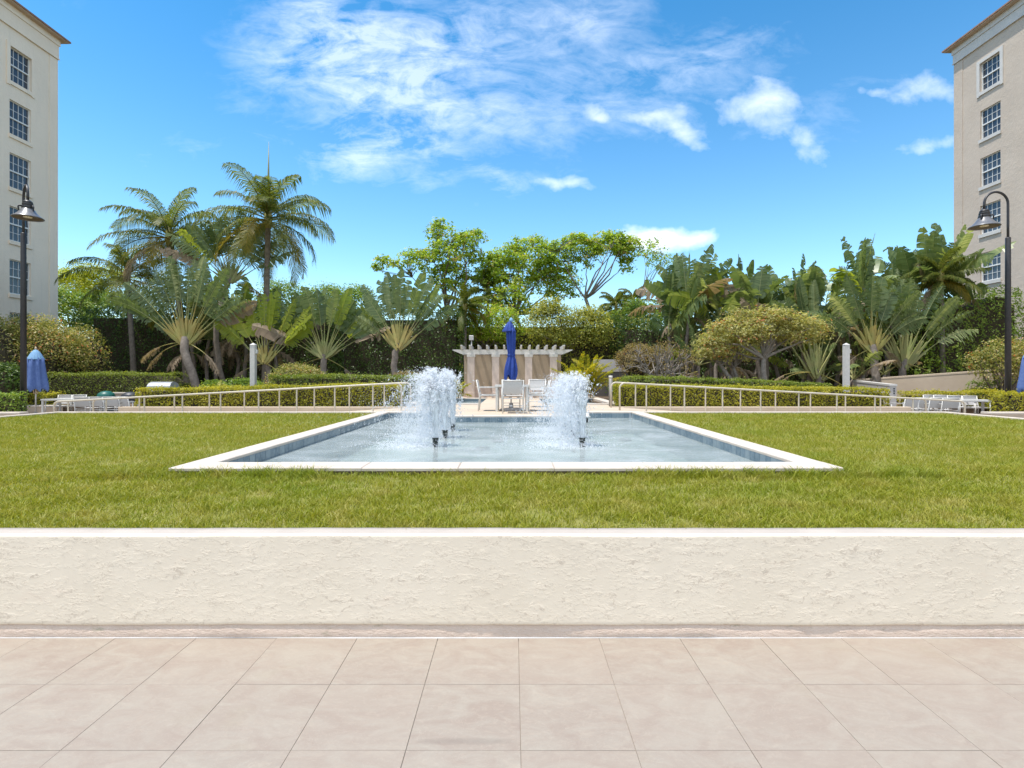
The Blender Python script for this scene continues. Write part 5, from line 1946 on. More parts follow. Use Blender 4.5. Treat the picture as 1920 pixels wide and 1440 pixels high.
def paddle(rng, org, d0, lat, stalk_l, blade_l, wid, bend, tears, tone=0.0, r_base=.06, twist=0.0, hang=.25):
    """One banana-type leaf. Returns (stalk MB, blade NP). d0: start direction; the stem bends towards the ground."""
    seg = 26
    L = stalk_l + blade_l
    P = np.zeros((seg + 1, 3)); T = np.zeros((seg + 1, 3))
    p = np.array(org, float); d = np.array(d0, float); d /= np.linalg.norm(d)
    for i in range(seg + 1):
        P[i] = p; T[i] = d
        u = i / seg
        p = p + d * L / seg
        d = d + np.array([0, 0, -1.0]) * bend / seg * (.15 + 1.9 * u ** 1.6) + np.array([d[0], d[1], 0]) * .0
        d /= np.linalg.norm(d)
    us = stalk_l / L
    st = MB()
    k0 = max(3, int(us * seg))
    st.tube([tuple(q) for q in P[:k0 + 2]], [r_base * (1 - .72 * (i / (k0 + 1)) ** .7) for i in range(k0 + 2)], 6, cap=False)
    out = NP()
    m = MB().tube([tuple(q) for q in P[k0:]], [max(.005, r_base * .28 * (1 - (i / max(1, seg - k0)))) for i in range(seg - k0 + 1)], 4, cap=False)
    out.add(np.array(m.v), np.array(m.f), np.full(len(m.f), 1.0))
    lat = np.array(lat, float); lat /= np.linalg.norm(lat)
    ns = 30
    f = (us + (1 - us) * np.linspace(0, 1, ns + 1)) * seg
    i0 = np.minimum(f.astype(int), seg - 1); fr = (f - i0)[:, None]
    C = P[i0] * (1 - fr) + P[i0 + 1] * fr
    D = unit(T[i0] * (1 - fr) + T[i0 + 1] * fr)
    q = np.linspace(0, 1, ns + 1)
    wd = wid * (np.sin(np.pi * np.clip(q * .93 + .05, 0, 1)) ** .5) * (1 - .15 * q)
    for s in (-1, 1):
        Ls = unit(lat - D * (D @ lat)[:, None])
        Nn = np.cross(D, Ls)
        Ls = unit(Ls * math.cos(twist) + Nn * math.sin(twist))
        Nn = np.cross(D, Ls)
        shift, droop, skip = 0.0, hang, 0
        Vs, Fs, rs = [], [], []
        nv = 0
        base_r = rng.beta(2, 2.4)
        for i in range(ns):
            if rng.random() < tears or i == 0:
                shift = rng.normal(0, .05) * blade_l * .5
                droop = hang * rng.uniform(.2, 2.0) + (rng.random() < tears * .5) * rng.uniform(.1, .6)
                g = rng.uniform(.05, .45) * min(1, tears * 1.6)
                lenk = rng.uniform(1 - .35 * tears, 1.05)
            a, b = C[i] + (C[i + 1] - C[i]) * (g if True else 0) * .4, C[i + 1]
            oa, ob = [], []
            for (c, w, k, D_) in ((a, wd[i], i, D[i]), (b, wd[i + 1], i + 1, D[min(i + 1, ns)])):
                o1 = c + Ls[k] * s * w * .55 * lenk + D_ * (w * .22 + shift * .5) + np.array([0, 0, -1]) * w * droop * .25 + Nn[k] * w * .10
                o2 = c + Ls[k] * s * w * 1.0 * lenk + D_ * (w * .42 + shift) + np.array([0, 0, -1]) * w * droop + Nn[k] * w * .05
                oa.append(o1); ob.append(o2)
            if g > .12:
                ob[0] = ob[0] * .75 + ob[1] * .25
            Vs += [a, b, oa[0], oa[1], ob[0], ob[1]]
            Fs += [(nv, nv + 1, nv + 3, nv + 2), (nv + 2, nv + 3, nv + 5, nv + 4)]
            r = min(1, max(0, base_r * .5 + .5 * rng.beta(2, 2.2) + tone))
            rs += [r, r * .9]
            nv += 6
            g *= .2
        out.add(np.array(Vs), np.array(Fs), np.array(rs))
    return st, out


def travellers_palm(base, fan, label, n, stalk_l, blade_l, wid, seed, yaw=0.0, trunk_r=.16, spread=78, leaf='lf_banana', tears=.35, dead=3, bend=.55, sheath='stalk_yellow', group="traveller's palms in the beds", skip=None, diamond=.55, cluster=False):
    """Fan of paddle leaves standing in one plane on a short grey trunk."""
    rng = np.random.default_rng(seed)
    t = empty('travellers_palm', tuple(base))
    tag(t, label, 'palm', group)
    f = np.array(fan, float) - np.array(base, float)
    if f[2] > .25:
        m = MB()
        limb(rng, (0, 0, -.05), f - np.array([0, 0, .05]), trunk_r, trunk_r * 1.05, m, 0, 8, 10)
        m.build('trunk', M['palm_bark'], t)
    ex = np.array([math.cos(yaw), math.sin(yaw), 0])
    ey = np.array([-math.sin(yaw), math.cos(yaw), 0])
    # flattened wedge of clasping leaf bases, one pointed sheath per leaf
    for k in range(n):
        u = k / (n - 1) * 2 - 1 if n > 1 else 0
        th = R(spread) * u * (.86 + .14 * abs(u)) + rng.normal(0, .035)
        d = ex * math.sin(th) + np.array([0, 0, math.cos(th)]) + ey * rng.normal(0, .10)
        lat = ex * math.cos(th) - np.array([0, 0, math.sin(th)])
        L1 = stalk_l * rng.uniform(.85, 1.12) * (1 - .12 * abs(u))
        L2 = blade_l * rng.uniform(.82, 1.1)
        org = f + ex * u * trunk_r * 1.6 + np.array([0, 0, -.35 * diamond * abs(u)]) + ey * (.035 * (-1) ** k)
        st, bl = paddle(rng, org, d, lat, L1, L2, wid * rng.uniform(.85, 1.1), bend * rng.uniform(.5, 1.3) * (.35 + abs(math.sin(th)) * 1.0), tears * rng.uniform(.4, 1.5), rng.normal(0, .10), .052, rng.normal(0, .45), .22)
        mm = M[leaf]
        if rng.random() < .10: mm = M['lf_banana_light']
        if dead and abs(u) > .95 and rng.random() < .4: mm = M['lf_brown']
        lo = bl.build('leaf', mm, t)
        st.build('stalk', M['stalk_green'] if rng.random() < .75 else M[sheath], lo)
        # broad clasping base of the stalk
        w0, w1, hh = .04, .09, diamond * rng.uniform(.9, 1.15)
        a = org - d * .30 * diamond
        b_ = org + d * hh * .35
        e = org + d * hh * 1.15
        vs = [a - lat * w0, a + lat * w0, b_ - lat * w1 * .8, b_ + lat * w1 * .8, e - lat * .03, e + lat * .03]
        th_ = ey * -.03 * (1 + (k % 3))
        vs = [v + th_ for v in vs]
        q = MB()
        q.add([tuple(v) for v in vs] + [tuple(v - ey * -.05) for v in vs], [(0, 1, 3, 2), (2, 3, 5, 4), (6, 8, 9, 7), (8, 10, 11, 9), (0, 2, 8, 6), (2, 4, 10, 8), (1, 7, 9, 3), (3, 9, 11, 5)])
        q.build('leaf_base', M[sheath], t)
    for k in range(dead):
        s = -1 if k % 2 == 0 else 1
        th = R(rng.uniform(86, 118)) * s
        d = ex * math.sin(th) + np.array([0, 0, math.cos(th)]) + ey * rng.normal(-.15, .25)
        st, bl = paddle(rng, f + np.array([0, 0, -.2]), d, ex * math.cos(th) - np.array([0, 0, math.sin(th)]), stalk_l * .7, blade_l * .6, wid * .42, 1.5, .9, 0, .035, rng.normal(0, .8), .7)
        lo = bl.build('dead_leaf', M['lf_brown'], t)
        st.build('stalk', M['lf_brown'] if False else M['stalk_yellow'], lo)
    return t


def paddle_clump(base, label, stems, seed, height, leaves=7, blade_l=1.9, wid=.34, stalk_l=1.0, leaf='lf_banana', tears=.5, sx=1.2, sy=.8, group='giant bird-of-paradise clumps', dead=4, bend=.8, zvar=.35, name='bird_of_paradise'):
    """Clump of tall leaning stems, each topped by upright paddle leaves."""
    rng = np.random.default_rng(seed)
    t = empty(name, tuple(base))
    tag(t, label, 'palm', group)
    for s in range(stems):
        a = np.array([(s / max(1, stems - 1) - .5) * 2 * sx + rng.normal() * .15, rng.uniform(-sy, sy), 0])
        h = height * (1 - zvar * rng.random())
        top = a + np.array([rng.normal() * .25 + a[0] * .15, rng.normal() * .2, h])
        m = MB()
        limb(rng, a, top, .11, .07, m, 0, 6, 7)
        m.build('trunk', M['palm_bark'], t)
        yaw = rng.uniform(0, 3.14)
        ex = np.array([math.cos(yaw), math.sin(yaw), 0])
        ey = np.array([-math.sin(yaw), math.cos(yaw), 0])
        for k in range(leaves):
            u = k / (leaves - 1) * 2 - 1
            th = R(62) * u + rng.normal(0, .14)
            w_ = rng.normal(0, .35)
            e2 = ex * math.cos(w_) + ey * math.sin(w_)
            d = e2 * math.sin(th) + np.array([0, 0, math.cos(th)])
            lat = np.cross(d, np.cross(e2, [0, 0, 1.0])) if rng.random() < .6 else np.array([-e2[1], e2[0], 0])
            st, bl = paddle(rng, top, d, lat, stalk_l * rng.uniform(.7, 1.1), blade_l * rng.uniform(.75, 1.1), wid * rng.uniform(.8, 1.15), bend * (.3 + abs(math.sin(th)) * 1.3) * rng.uniform(.6, 1.3), tears * rng.uniform(.4, 1.5), rng.normal(0, .12), .05, rng.normal(0, .4), .3)
            mm = M[leaf]
            if rng.random() < .09: mm = M['lf_banana_light']
            if abs(u) > .95 and rng.random() < .45: mm = M['lf_brown']
            lo = bl.build('leaf', mm, t)
            st.build('stalk', M['stalk_green'], lo)
        for k in range(dead if s % 2 == 0 else dead // 2):
            w = rng.uniform(0, 6.28)
            d = np.array([math.cos(w), math.sin(w), -.15])
            st, bl = paddle(rng, top - np.array([0, 0, .3]), d, (-math.sin(w), math.cos(w), 0), .45, blade_l * .7, wid * .4, 2.6, .9, 0, .03, rng.normal(0, .8), .6)
            lo = bl.build('dead_leaf', M['lf_brown'], t)
            st.build('stalk', M['stalk_yellow'], lo)
    return t


def bare_shrub(base, top, w, label, seed, leaf='lf_dry', n=1200, L=.08, group='small frangipanis with bare branches'):
    """Small much-branched tree with pale naked limbs and few leaves."""
    rng = np.random.default_rng(seed)
    t = empty('bare_tree', tuple(base))
    tag(t, label, 'tree', group)
    m = MB()
    tips = []

    def grow(p, d, l, r, k):
        e = p + d * l
        limb(rng, p, e, r, r * .72, m, -.05, 3, 6)
        if k == 0:
            tips.append(e); return
        for j in range(2 if rng.random() < .6 else 3):
            nd = d + rng.normal(size=3) * np.array([.75, .6, .35]) + np.array([0, 0, .12])
            grow(e, nd / np.linalg.norm(nd), l * rng.uniform(.66, .9), r * .68, k - 1)
    h = top - base[2]
    for j in range(3):
        d = np.array([rng.normal() * .75 * w / h, rng.normal() * .3, 1.0])
        grow(np.zeros(3), d / np.linalg.norm(d), h * .32, .07, 4)
    m.build('trunk', M['bark_grey'], t)
    T = np.array(tips)
    ci = rng.integers(0, len(T), n)
    P = T[ci] + rng.normal(size=(n, 3)) * .11
    V, Q = leaf_quads(rng, P, rng.normal(size=(n, 3)) + np.array([0, 0, .6]), L * rng.uniform(.7, 1.4, n), L * .4)
    link('crown', np_mesh('crown', V, [Q], rng.beta(2, 2, n)), M[leaf], t)
    return t


GZ = 0.56


def B(px0, px1, py0, py1, Y, ry=None):
    """Ellipsoid whose picture fills the given pixel box at distance Y."""
    a, b = W(px0, py1, Y), W(px1, py0, Y)
    rx, rz = (b.x - a.x) / 2, (b.z - a.z) / 2
    return ((a.x + b.x) / 2, Y, (a.z + b.z) / 2, rx, ry if ry else rx * .8, rz)


def planting():
    # --- clipped yellow-green hedges behind the railings
    box_hedge('clipped_hedge', PX(258, 16.0), PX(748, 16.0), 15.9, 17.1, .57, 1.27, 'lf_hedge', 'long clipped yellow-green hedge behind the railing left of the fountain', 'hedge', 900, .062, .05, 1, 'clipped hedges along the ramps',
              slope=lambda x: -.13 * np.clip((-x - 3.0) / 8.5, 0, 1))
    box_hedge('clipped_hedge', PX(1160, 16.0), PX(1664, 16.0), 15.9, 17.1, .57, 1.27, 'lf_hedge', 'long clipped yellow-green hedge behind the railing right of the fountain', 'hedge', 900, .062, .05, 2, 'clipped hedges along the ramps',
              slope=lambda x: -.17 * np.clip((x - 3.0) / 8.5, 0, 1))
    box_hedge('clipped_hedge', PX(508, 18.4), PX(790, 18.4), 18.2, 19.2, .57, 1.53, 'lf_hedge_dark', 'second darker clipped hedge rising behind the left yellow-green hedge', 'hedge', 620, .07, .05, 3, 'clipped hedges along the ramps')
    box_hedge('clipped_hedge', PX(1172, 18.4), PX(1556, 18.4), 18.2, 19.2, .57, 1.47, 'lf_hedge_dark', 'second darker clipped hedge rising behind the right yellow-green hedge', 'hedge', 620, .07, .05, 4, 'clipped hedges along the ramps',
              slope=lambda x: -.22 * np.clip((x - 6) / 4.5, 0, 1))
    # --- clipped hedges at the sides
    box_hedge('clipped_hedge', PX(76, 23.0), PX(318, 23.0), 22.9, 24.6, .3, 1.64, 'lf_hedge_dark', 'tall clipped green hedge with rounded end behind the left terrace chairs', 'hedge', 420, .075, .06, 5, 'clipped hedges at the sides', round_=.45)
    box_hedge('clipped_hedge', PX(0, 16.4) - 3.5, PX(53, 16.4), 15.97, 16.42, .40, 1.00, 'lf_mid', 'low bushy green hedge in the planter at the far left, below the lamp post', 'hedge', 700, .075, .09, 6, 'clipped hedges at the sides')
    box_hedge('clipped_hedge', PX(48, 21.2), PX(104, 21.2), 20.85, 21.7, .30, .80, 'lf_hedge', 'short low hedge behind the faded blue umbrella', 'hedge', 520, .075, .09, 7, 'clipped hedges at the sides')
    box_hedge('clipped_hedge', PX(1850, 16.1), PX(1920, 16.0) + 3.5, 15.72, 16.12, .42, 1.00, 'lf_hedge', 'low yellow-green hedge round the foot of the right lamp post', 'hedge', 640, .07, .09, 8, 'clipped hedges at the sides')
    box_hedge('clipped_hedge', PX(1702, 20.4), PX(1925, 20.4), 20.0, 21.0, .30, .92, 'lf_hedge', 'low yellow-green hedge behind the right terrace chairs', 'hedge', 560, .075, .09, 9, 'clipped hedges at the sides')
    box_hedge('clipped_hedge', PX(1822, 21.6) , PX(1960, 21.6), 21.2, 21.9, .35, 1.22, 'lf_mid', 'dark bushy hedge against the beige wall at the far right', 'hedge', 420, .085, .12, 10, 'clipped hedges at the sides')
    # --- tall ficus screens at the back
    box_hedge('ficus_screen', PX(150, 30.5), PX(380, 30.5), 30.3, 32.5, .5, PZ(578, 30.5), 'lf_ficus', "tall dark ficus screen left of the largest traveller's palm", 'hedge', 130, .13, .38, 11, 'tall ficus screens')
    box_hedge('ficus_screen', PX(345, 31.0), PX(655, 31.0), 31.0, 33.2, .5, PZ(566, 31), 'lf_ficus', "tall dark ficus screen behind the left group of traveller's palms", 'hedge', 130, .13, .42, 12, 'tall ficus screens')
    box_hedge('ficus_screen', PX(622, 29.5), PX(872, 29.5), 29.3, 31.5, .5, PZ(580, 29.5), 'lf_ficus', 'tall dark ficus screen just left of the pergola', 'hedge', 150, .12, .42, 13, 'tall ficus screens')
    box_hedge('ficus_screen', PX(835, 32.5), PX(1215, 32.5), 32.3, 34.5, .5, PZ(594, 32.5), 'lf_olive', 'tall olive green ficus screen behind the pergola', 'hedge', 120, .13, .45, 14, 'tall ficus screens')
    box_hedge('ficus_screen', PX(1160, 31.0), PX(1530, 31.0), 30.8, 33, .5, PZ(600, 31), 'lf_ficus', 'tall dark ficus screen behind the spreading frangipani', 'hedge', 120, .13, .42, 15, 'tall ficus screens')
    box_hedge('ficus_screen', PX(1490, 30.6), PX(1770, 30.6), 30.4, 32.6, .5, PZ(585, 30.6), 'lf_ficus', "tall dark ficus screen behind the right pair of traveller's palms", 'hedge', 120, .13, .42, 16, 'tall ficus screens')
    box_hedge('ficus_screen', PX(1735, 27.0), PX(1935, 27.0), 26.8, 29, .5, PZ(553, 27), 'lf_mid', 'tall glossy green screen below the right apartment block', 'hedge', 190, .12, .42, 17, 'tall ficus screens', slope=lambda x: .35 * np.sin(x * 1.1) + .25 * np.sin(x * 2.3 + 1))

    # --- background trees
    for a in (((105, 190, 488, 600), (150, 262, 500, 600)),):
        bl = [B(*a[0], 44), B(*a[1], 45), B(60, 180, 505, 620, 46)]
        tree((PX(170, 45), 45, .5), (PX(170, 45), 45, 5.5), bl, 'bright yellow-green tree beyond the garden, beside the left apartment block', 'lf_yellow', 420, 34, .55, .20, seed=21, limbs=7, twigs=20, name='background_tree', group='trees beyond the screens', lo=.55)
    tree((PX(130, 35), 35, .5), (PX(130, 35), 35, 3.4), [B(60, 170, 540, 640, 35), B(130, 250, 545, 650, 35.5)], 'dark glossy green tree with pale leaf glints at the foot of the left apartment block', 'lf_mid', 330, 32, .50, .17, seed=22, limbs=7, twigs=20, name='background_tree', group='trees beyond the screens')
    tree((PX(560, 36), 36, .5), (PX(560, 36), 36, 4.2), [B(482, 580, 528, 620, 36), B(560, 660, 533, 620, 36.5), B(620, 710, 535, 620, 36)], 'mid green tree filling the gap between the tall palm and the screens', 'lf_mid', 420, 30, .5, .17, seed=23, limbs=8, twigs=20, name='background_tree', group='trees beyond the screens')
    tree((PX(1245, 35), 35, .5), (PX(1245, 35), 35, 3.6), [B(1150, 1240, 562, 660, 35), B(1215, 1300, 560, 650, 35.5), B(1120, 1200, 585, 680, 34.5)], 'leafy mid green tree between the pergola and the spreading frangipani', 'lf_mid', 420, 30, .46, .16, seed=24, limbs=8, twigs=24, name='background_tree', group='trees beyond the screens')
    tree((PX(1060, 33), 33, .5), (PX(1060, 33), 33, 3.0), [B(985, 1075, 560, 670, 31), B(1055, 1145, 575, 670, 31.5)], 'bushy olive green tree right behind the pergola', 'lf_olive', 380, 30, .46, .14, seed=25, limbs=8, twigs=24, name='background_tree', group='trees beyond the screens')
    tree((PX(905, 33), 33, .5), (PX(905, 33), 33, 3.0), [B(858, 925, 560, 655, 31), B(890, 985, 575, 660, 31)], 'loose yellowish tree left behind the royal blue umbrella', 'lf_airy', 220, 26, .46, .15, seed=26, limbs=8, twigs=30, name='background_tree', group='trees beyond the screens')
    # --- the airy crowned trees
    G = 'airy flat-crowned trees behind the pergola'
    Y = 33
    tree((PX(862, Y), Y, .5), W(838, 590, Y), [B(790, 905, 445, 510, Y), B(800, 850, 408, 460, Y), B(740, 820, 468, 520, Y), B(800, 890, 495, 560, Y), B(700, 760, 480, 515, Y), B(850, 910, 430, 460, Y)],
         'tall airy tree with a forked dark trunk and open crown, left of the pergola', 'lf_airy', 560, 17, .31, .20, r0=.17, limbs=9, twigs=140, gap=.6, seed=31, bark='bark_brown', group=G, lo=.35, flat=.5, name='airy_tree')
    tree((PX(975, Y), Y + 1, .5), W(965, 590, Y + 1), [B(890, 1010, 465, 560, Y + 1), B(930, 1050, 445, 520, Y + 1), B(980, 1060, 480, 570, Y + 1), B(905, 1000, 530, 600, Y), B(1010, 1090, 490, 580, Y + 1), B(885, 950, 470, 560, Y + .5)],
         'broad yellow-green tree with a full crown directly behind the royal blue umbrella', 'lf_airy', 820, 18, .33, .20, r0=.16, limbs=13, twigs=90, gap=.8, seed=32, bark='bark_grey', group=G, lo=.35, flat=.55, name='airy_tree')
    tree((PX(1100, Y), Y, .5), W(1098, 560, Y), [B(1040, 1130, 438, 500, Y), B(1095, 1185, 434, 492, Y), B(1140, 1215, 445, 490, Y), B(1010, 1070, 450, 510, Y), B(1160, 1190, 480, 515, Y), B(1050, 1120, 470, 520, Y)],
         'umbrella-shaped tree with bare lower limbs right of the royal blue umbrella', 'lf_airy', 480, 17, .30, .20, r0=.15, limbs=8, twigs=150, gap=.4, seed=33, bark='bark_grey', group=G, lo=.3, flat=.5, name='airy_tree')
    tree((PX(1215, 36), 36, .5), W(1200, 560, 36), [B(1190, 1250, 445, 500, 36), B(1205, 1265, 470, 515, 36)], 'thin sparse treetop whose last leaves show against the white cloud', 'lf_airy', 70, 12, .30, .17, r0=.07, limbs=8, twigs=26, seed=34, bark='bark_brown', group=G, lo=.2, name='airy_tree')
    # small palms peeping over the screens
    for px, py, Y, lab, sd in ((872, 575, 30, 'small palm with drooping fronds behind the left pergola end', 41), (1188, 566, 38, 'small palm top farthest right over the screens', 42), (1155, 575, 37, 'small palm top just left of another over the right screen', 43), (915, 545, 34, 'dark palm crown half hidden in the trees left of the royal blue umbrella', 44)):
        c = W(px, py, Y)
        coconut_palm((c.x, c.y, .5), (c.x, c.y, c.z), lab, 18, 1.9 if py != 545 else 2.3, sd, .10, group='small palms behind the pergola', curl=(1.0, 1.8))

    # --- coconut palms
    Y = 27.5
    c = W(503, 412, Y)
    coconut_palm((PX(497, Y), Y, .5), (c.x, Y, c.z), 'tall coconut palm with a slim trunk and a long upright spear, highest of all', 31, 3.85, 51, .16, spear=4.0)
    Y = 28.5
    c = W(318, 445, Y)
    coconut_palm((PX(352, Y), Y, .5), (c.x, Y, c.z), 'shaggy coconut palm with bent fronds between the left apartment block and the tall palm', 30, 3.8, 52, .17, dead=1)
    Y = 29.5
    c = W(238, 520, Y)
    coconut_palm((PX(252, Y), Y, .5), (c.x, Y, c.z), 'low coconut palm with fronds reaching left over the bright tree', 15, 3.3, 53, .14, dead=1)

    # --- traveller's palms, left
    Y = 24.0
    travellers_palm((PX(376, Y), Y, GZ), W(348, 632, Y), "largest traveller's palm, with a leaning grey trunk and wide fan, left of the tall palm", 25, 1.7, 1.85, .38, 61, .12, .17, 48, dead=3, leaf='lf_banana', diamond=.75, tears=.85, bend=.75)
    Y = 27.0
    travellers_palm((PX(438, Y), Y, GZ), W(432, 520, Y), "dark traveller's palm standing high behind the tall palm's trunk", 15, 1.3, 2.0, .44, 62, .35, .12, 50, dead=2, leaf='lf_banana', diamond=.6, tears=.8, bend=.9, sheath='stalk_green')
    Y = 24.8
    travellers_palm((PX(497, Y), Y, GZ), W(497, 672, Y), "yellowish traveller's palm leaning left beside the white post", 14, 1.45, 1.7, .36, 63, -.12, .12, 48, dead=2, leaf='lf_banana_light', diamond=.5, tears=.7)
    Y = 25.2
    travellers_palm((PX(612, Y), Y, GZ), W(608, 662, Y), "traveller's palm with broad upright leaves rising behind the rounded reddish shrub", 19, 1.5, 1.8, .40, 64, .05, .14, 56, dead=2, diamond=.5, tears=.4, sheath='stalk_green')
    Y = 24.4
    travellers_palm((PX(748, Y), Y, GZ), W(748, 640, Y), "traveller's palm with a yellow diamond base and one tall blade, nearest left of the pergola", 16, 1.35, 1.85, .32, 65, -.05, .14, 44, dead=0, diamond=.75, tears=.6)
    # --- right
    Y = 24.6
    travellers_palm((PX(1636, Y), Y, GZ), W(1634, 645, Y), "traveller's palm with a bright yellow fan base and grey trunk right of the white post", 15, 1.35, 1.9, .40, 66, .05, .16, 46, dead=2, diamond=.75, tears=.85, bend=1.1)
    Y = 25.4
    travellers_palm((PX(1694, Y), Y, GZ), W(1694, 672, Y), "traveller's palm with a long green wedge of stalks nearest the right apartment block", 17, 1.9, 2.0, .42, 67, -.1, .15, 44, dead=3, sheath='stalk_green', diamond=1.1, tears=.8, bend=1.0)
    Y = 25.6
    travellers_palm((PX(1530, Y), Y, GZ), W(1528, 690, Y), "traveller's palm with slender upright stalks half hidden by the spreading frangipani", 13, 2.4, 1.9, .32, 68, .15, .13, 34, dead=3, sheath='stalk_green', diamond=.9, tears=.4)
    # --- paddle clumps (giant bird of paradise)
    Y = 28.0
    paddle_clump((PX(1330, Y), Y, GZ), 'big clump of torn paddle leaves left of the spreading frangipani, below the white cloud', 8, 71, 4.6, 9, 2.3, .52, .9, sx=1.8, tears=.55, zvar=.45)
    Y = 27.5
    paddle_clump((PX(1490, Y), Y, GZ), 'clump of torn paddle leaves rising behind the middle of the spreading frangipani', 7, 72, 4.2, 8, 2.1, .48, .9, sx=1.6, tears=.6, zvar=.3)
    Y = 28.5
    paddle_clump((PX(1690, Y), Y, GZ), "clump of tall paddle leaves reaching up against the right apartment block's corner", 8, 73, 5.7, 9, 2.4, .50, .9, sx=1.9, tears=.6, zvar=.4)
    Y = 28.6
    paddle_clump((PX(440, Y), Y, GZ), 'shadowy clump of paddle leaves behind the largest fan of the left garden', 7, 74, 3.4, 8, 2.0, .46, .9, sx=1.9, tears=.6, zvar=.4, dead=5)
    Y = 26.6
    paddle_clump((PX(1350, Y), Y, GZ), 'low clump of drooping paddle leaves under the left of the spreading frangipani', 4, 75, 1.9, 6, 1.6, .34, .7, sx=1.0, tears=.4)
    Y = 26.0
    paddle_clump((PX(1575, Y), Y, GZ), 'low clump of green stalks and dry leaves beside the right white post', 5, 76, 1.0, 6, 1.5, .26, 1.3, sx=1.1, tears=.5, dead=4)
    Y = 27.0
    coconut_palm((PX(1768, Y), Y, .5), tuple(W(1764, 520, Y)), "bushy brownish green palm brushing the corner of the right apartment block", 26, 2.0, 54, .12, dead=1, leaf='lf_palm', group='small palms by the right block', curl=(.6, 1.5))

    # --- frangipanis and bare shrubs, right bed
    Y = 22.4
    tree((PX(1438, Y), Y, GZ), W(1432, 672, Y), [B(1318, 1440, 596, 668, Y), B(1390, 1500, 572, 650, Y), B(1440, 1552, 590, 660, Y), B(1350, 1420, 580, 640, Y + .4), B(1310, 1370, 630, 680, Y - .2)],
         'spreading frangipani with a stout grey trunk and flat yellow-brown crown', 'lf_plumeria', 620, 22, .24, .125, r0=.15, limbs=14, twigs=60, gap=.75, seed=81, cat='tree', name='frangipani_tree', lo=.55, flat=.6)
    Y = 23.4
    tree((PX(1385, Y), Y, GZ), W(1375, 690, Y), [B(1300, 1370, 620, 690, Y), B(1340, 1430, 630, 690, Y)], 'smaller frangipani with forked pale stems under the spreading one', 'lf_plumeria', 170, 26, .25, .10, r0=.11, limbs=10, twigs=30, seed=82, name='frangipani_tree', trunks=2)
    Y = 21.8
    bare_shrub((PX(1252, Y), Y, GZ), PZ(638, Y), 1.2, 'small pale-limbed tree almost bare of leaves right of the yellow palm', 83, n=1500)
    bare_shrub((PX(1283, 22.4), 22.4, GZ), PZ(650, 22.4), 1.2, 'bare branching tree leaning right beside the spreading frangipani', 84, n=900)
    shrub((PX(1192, 22.6), 22.6, (GZ + PZ(618, 22.6)) / 2 + .1), (.95, .7, .92), 'dry grey-brown shrub between the yellow palm and the bare trees', 'lf_dry', 4200, .085, 85, group='dry shrubs')
    shrub((PX(1175, 21.4), 21.4, .95), (.8, .5, .42), 'low dark green shrub behind the left end of the right hedge', 'lf_mid', 2600, .10, 86)
    # --- shrubs, left bed
    shrub((PX(555, 20.8), 20.8, 1.30), (1.42, .9, .80), 'wide rounded shrub with reddish leaf tips in front of the broad-leaved fan', 'lf_flower', 9000, .075, 87, bark='bark_brown')
    shrub((PX(762, 21.0), 21.0, 1.15), (1.05, .7, .62), 'twiggy reddish shrub below the diamond-based fan', 'lf_dry', 4500, .075, 88, group='dry shrubs', inner=False, stems=26)
    shrub((PX(838, 20.6), 20.6, 1.0), (.55, .45, .55), 'yellow-green bush beside the left end of the pergola', 'lf_areca', 2600, .10, 89)
    shrub((PX(700, 20.0), 20.0, .80), (.75, .4, .34), 'low green bush behind the second left hedge', 'lf_mid', 1800, .09, 90, group='low green bushes')
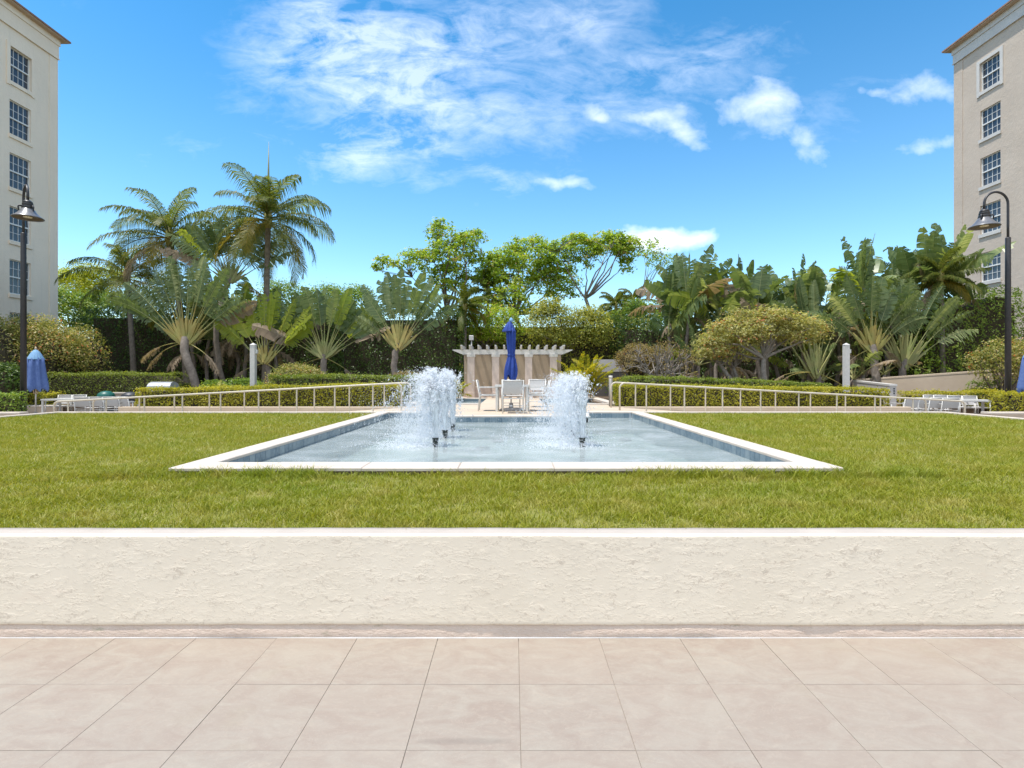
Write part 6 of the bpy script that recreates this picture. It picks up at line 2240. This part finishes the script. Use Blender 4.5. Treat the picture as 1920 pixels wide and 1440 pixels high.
    # ferns and ground cover left
    for px, py, Y, rw, lab, sd in ((405, 716, 19.2, .62, 'leafy pale fern at the foot of the largest fan, left of the white post', 91), (440, 712, 19.8, .7, 'arching pale green fern just left of the white post', 92), (497, 716, 19.0, .5, 'pale green fern just right of the white post', 93)):
        c = W(px, py, Y)
        small_palm((c.x, Y, GZ), lab, 22, rw * 1.35, 'lf_fern', sd, .13, (10, 70), (1.0, 1.9), 'fern', 'fern', 'ferns in the left bed', 22, .035, .06, 'stalk_green')
    shrub((PX(400, 21.5), 21.5, .95), (.55, .45, .42), 'round bright green bush beside the trunk of the largest fan', 'lf_mid', 1700, .10, 94, group='low green bushes')
    shrub((PX(455, 22.0), 22.0, .95), (1.1, .5, .48), 'dark leafy undergrowth below the left group of fans', 'lf_mid', 2600, .11, 95, group='low green bushes')
    # big flowering shrubs at the far left
    shrub((PX(55, 24.4), 24.4, 2.42), (3.0, 1.4, 2.25), 'large flowering shrub with red blossoms behind the left lamp post', 'lf_flower', 22000, .10, 96, lobes=18, group='flowering shrubs at the sides')
    shrub((PX(150, 26.2), 26.2, 2.25), (1.7, 1.1, 2.05), 'pale speckled shrub between the flowering shrub and the dark screen', 'lf_flower', 10000, .10, 97, lobes=10, group='flowering shrubs at the sides')
    shrub((PX(-25, 23.0), 23.0, 2.3), (2.0, 1.2, 2.2), 'flowering shrub at the very left edge, heavy with red blossoms', 'lf_flower', 12000, .10, 102, lobes=14, group='flowering shrubs at the sides')
    shrub((PX(8, 20.5), 20.5, 1.15), (1.1, .8, .95), 'dark drooping bush at the far left under the flowering shrub', 'lf_ficus', 4000, .13, 98)
    # far right
    shrub((PX(1885, 21.0), 21.0, 1.95), (1.5, .8, 1.25), 'loose shrub with reddish leaves behind the right lamp post', 'lf_flower', 5200, .10, 99, lobes=9, group='flowering shrubs at the sides', inner=False, stems=16)
    # yellow palm by the pergola
    small_palm((PX(1097, 21.6), 21.6, GZ), 'bright yellow-green clumping palm right of the pergola', 46, 1.55, 'lf_areca', 100, .30, (35, 88), (.5, 1.3), n=26, wid=.035, spread=.22)
    small_palm((PX(853, 21.4), 21.4, GZ), 'little yellow palm tucked against the left end of the pergola', 16, .75, 'lf_areca', 101, .20, (25, 85), (.6, 1.4), n=20, wid=.03, spread=.08)


planting()
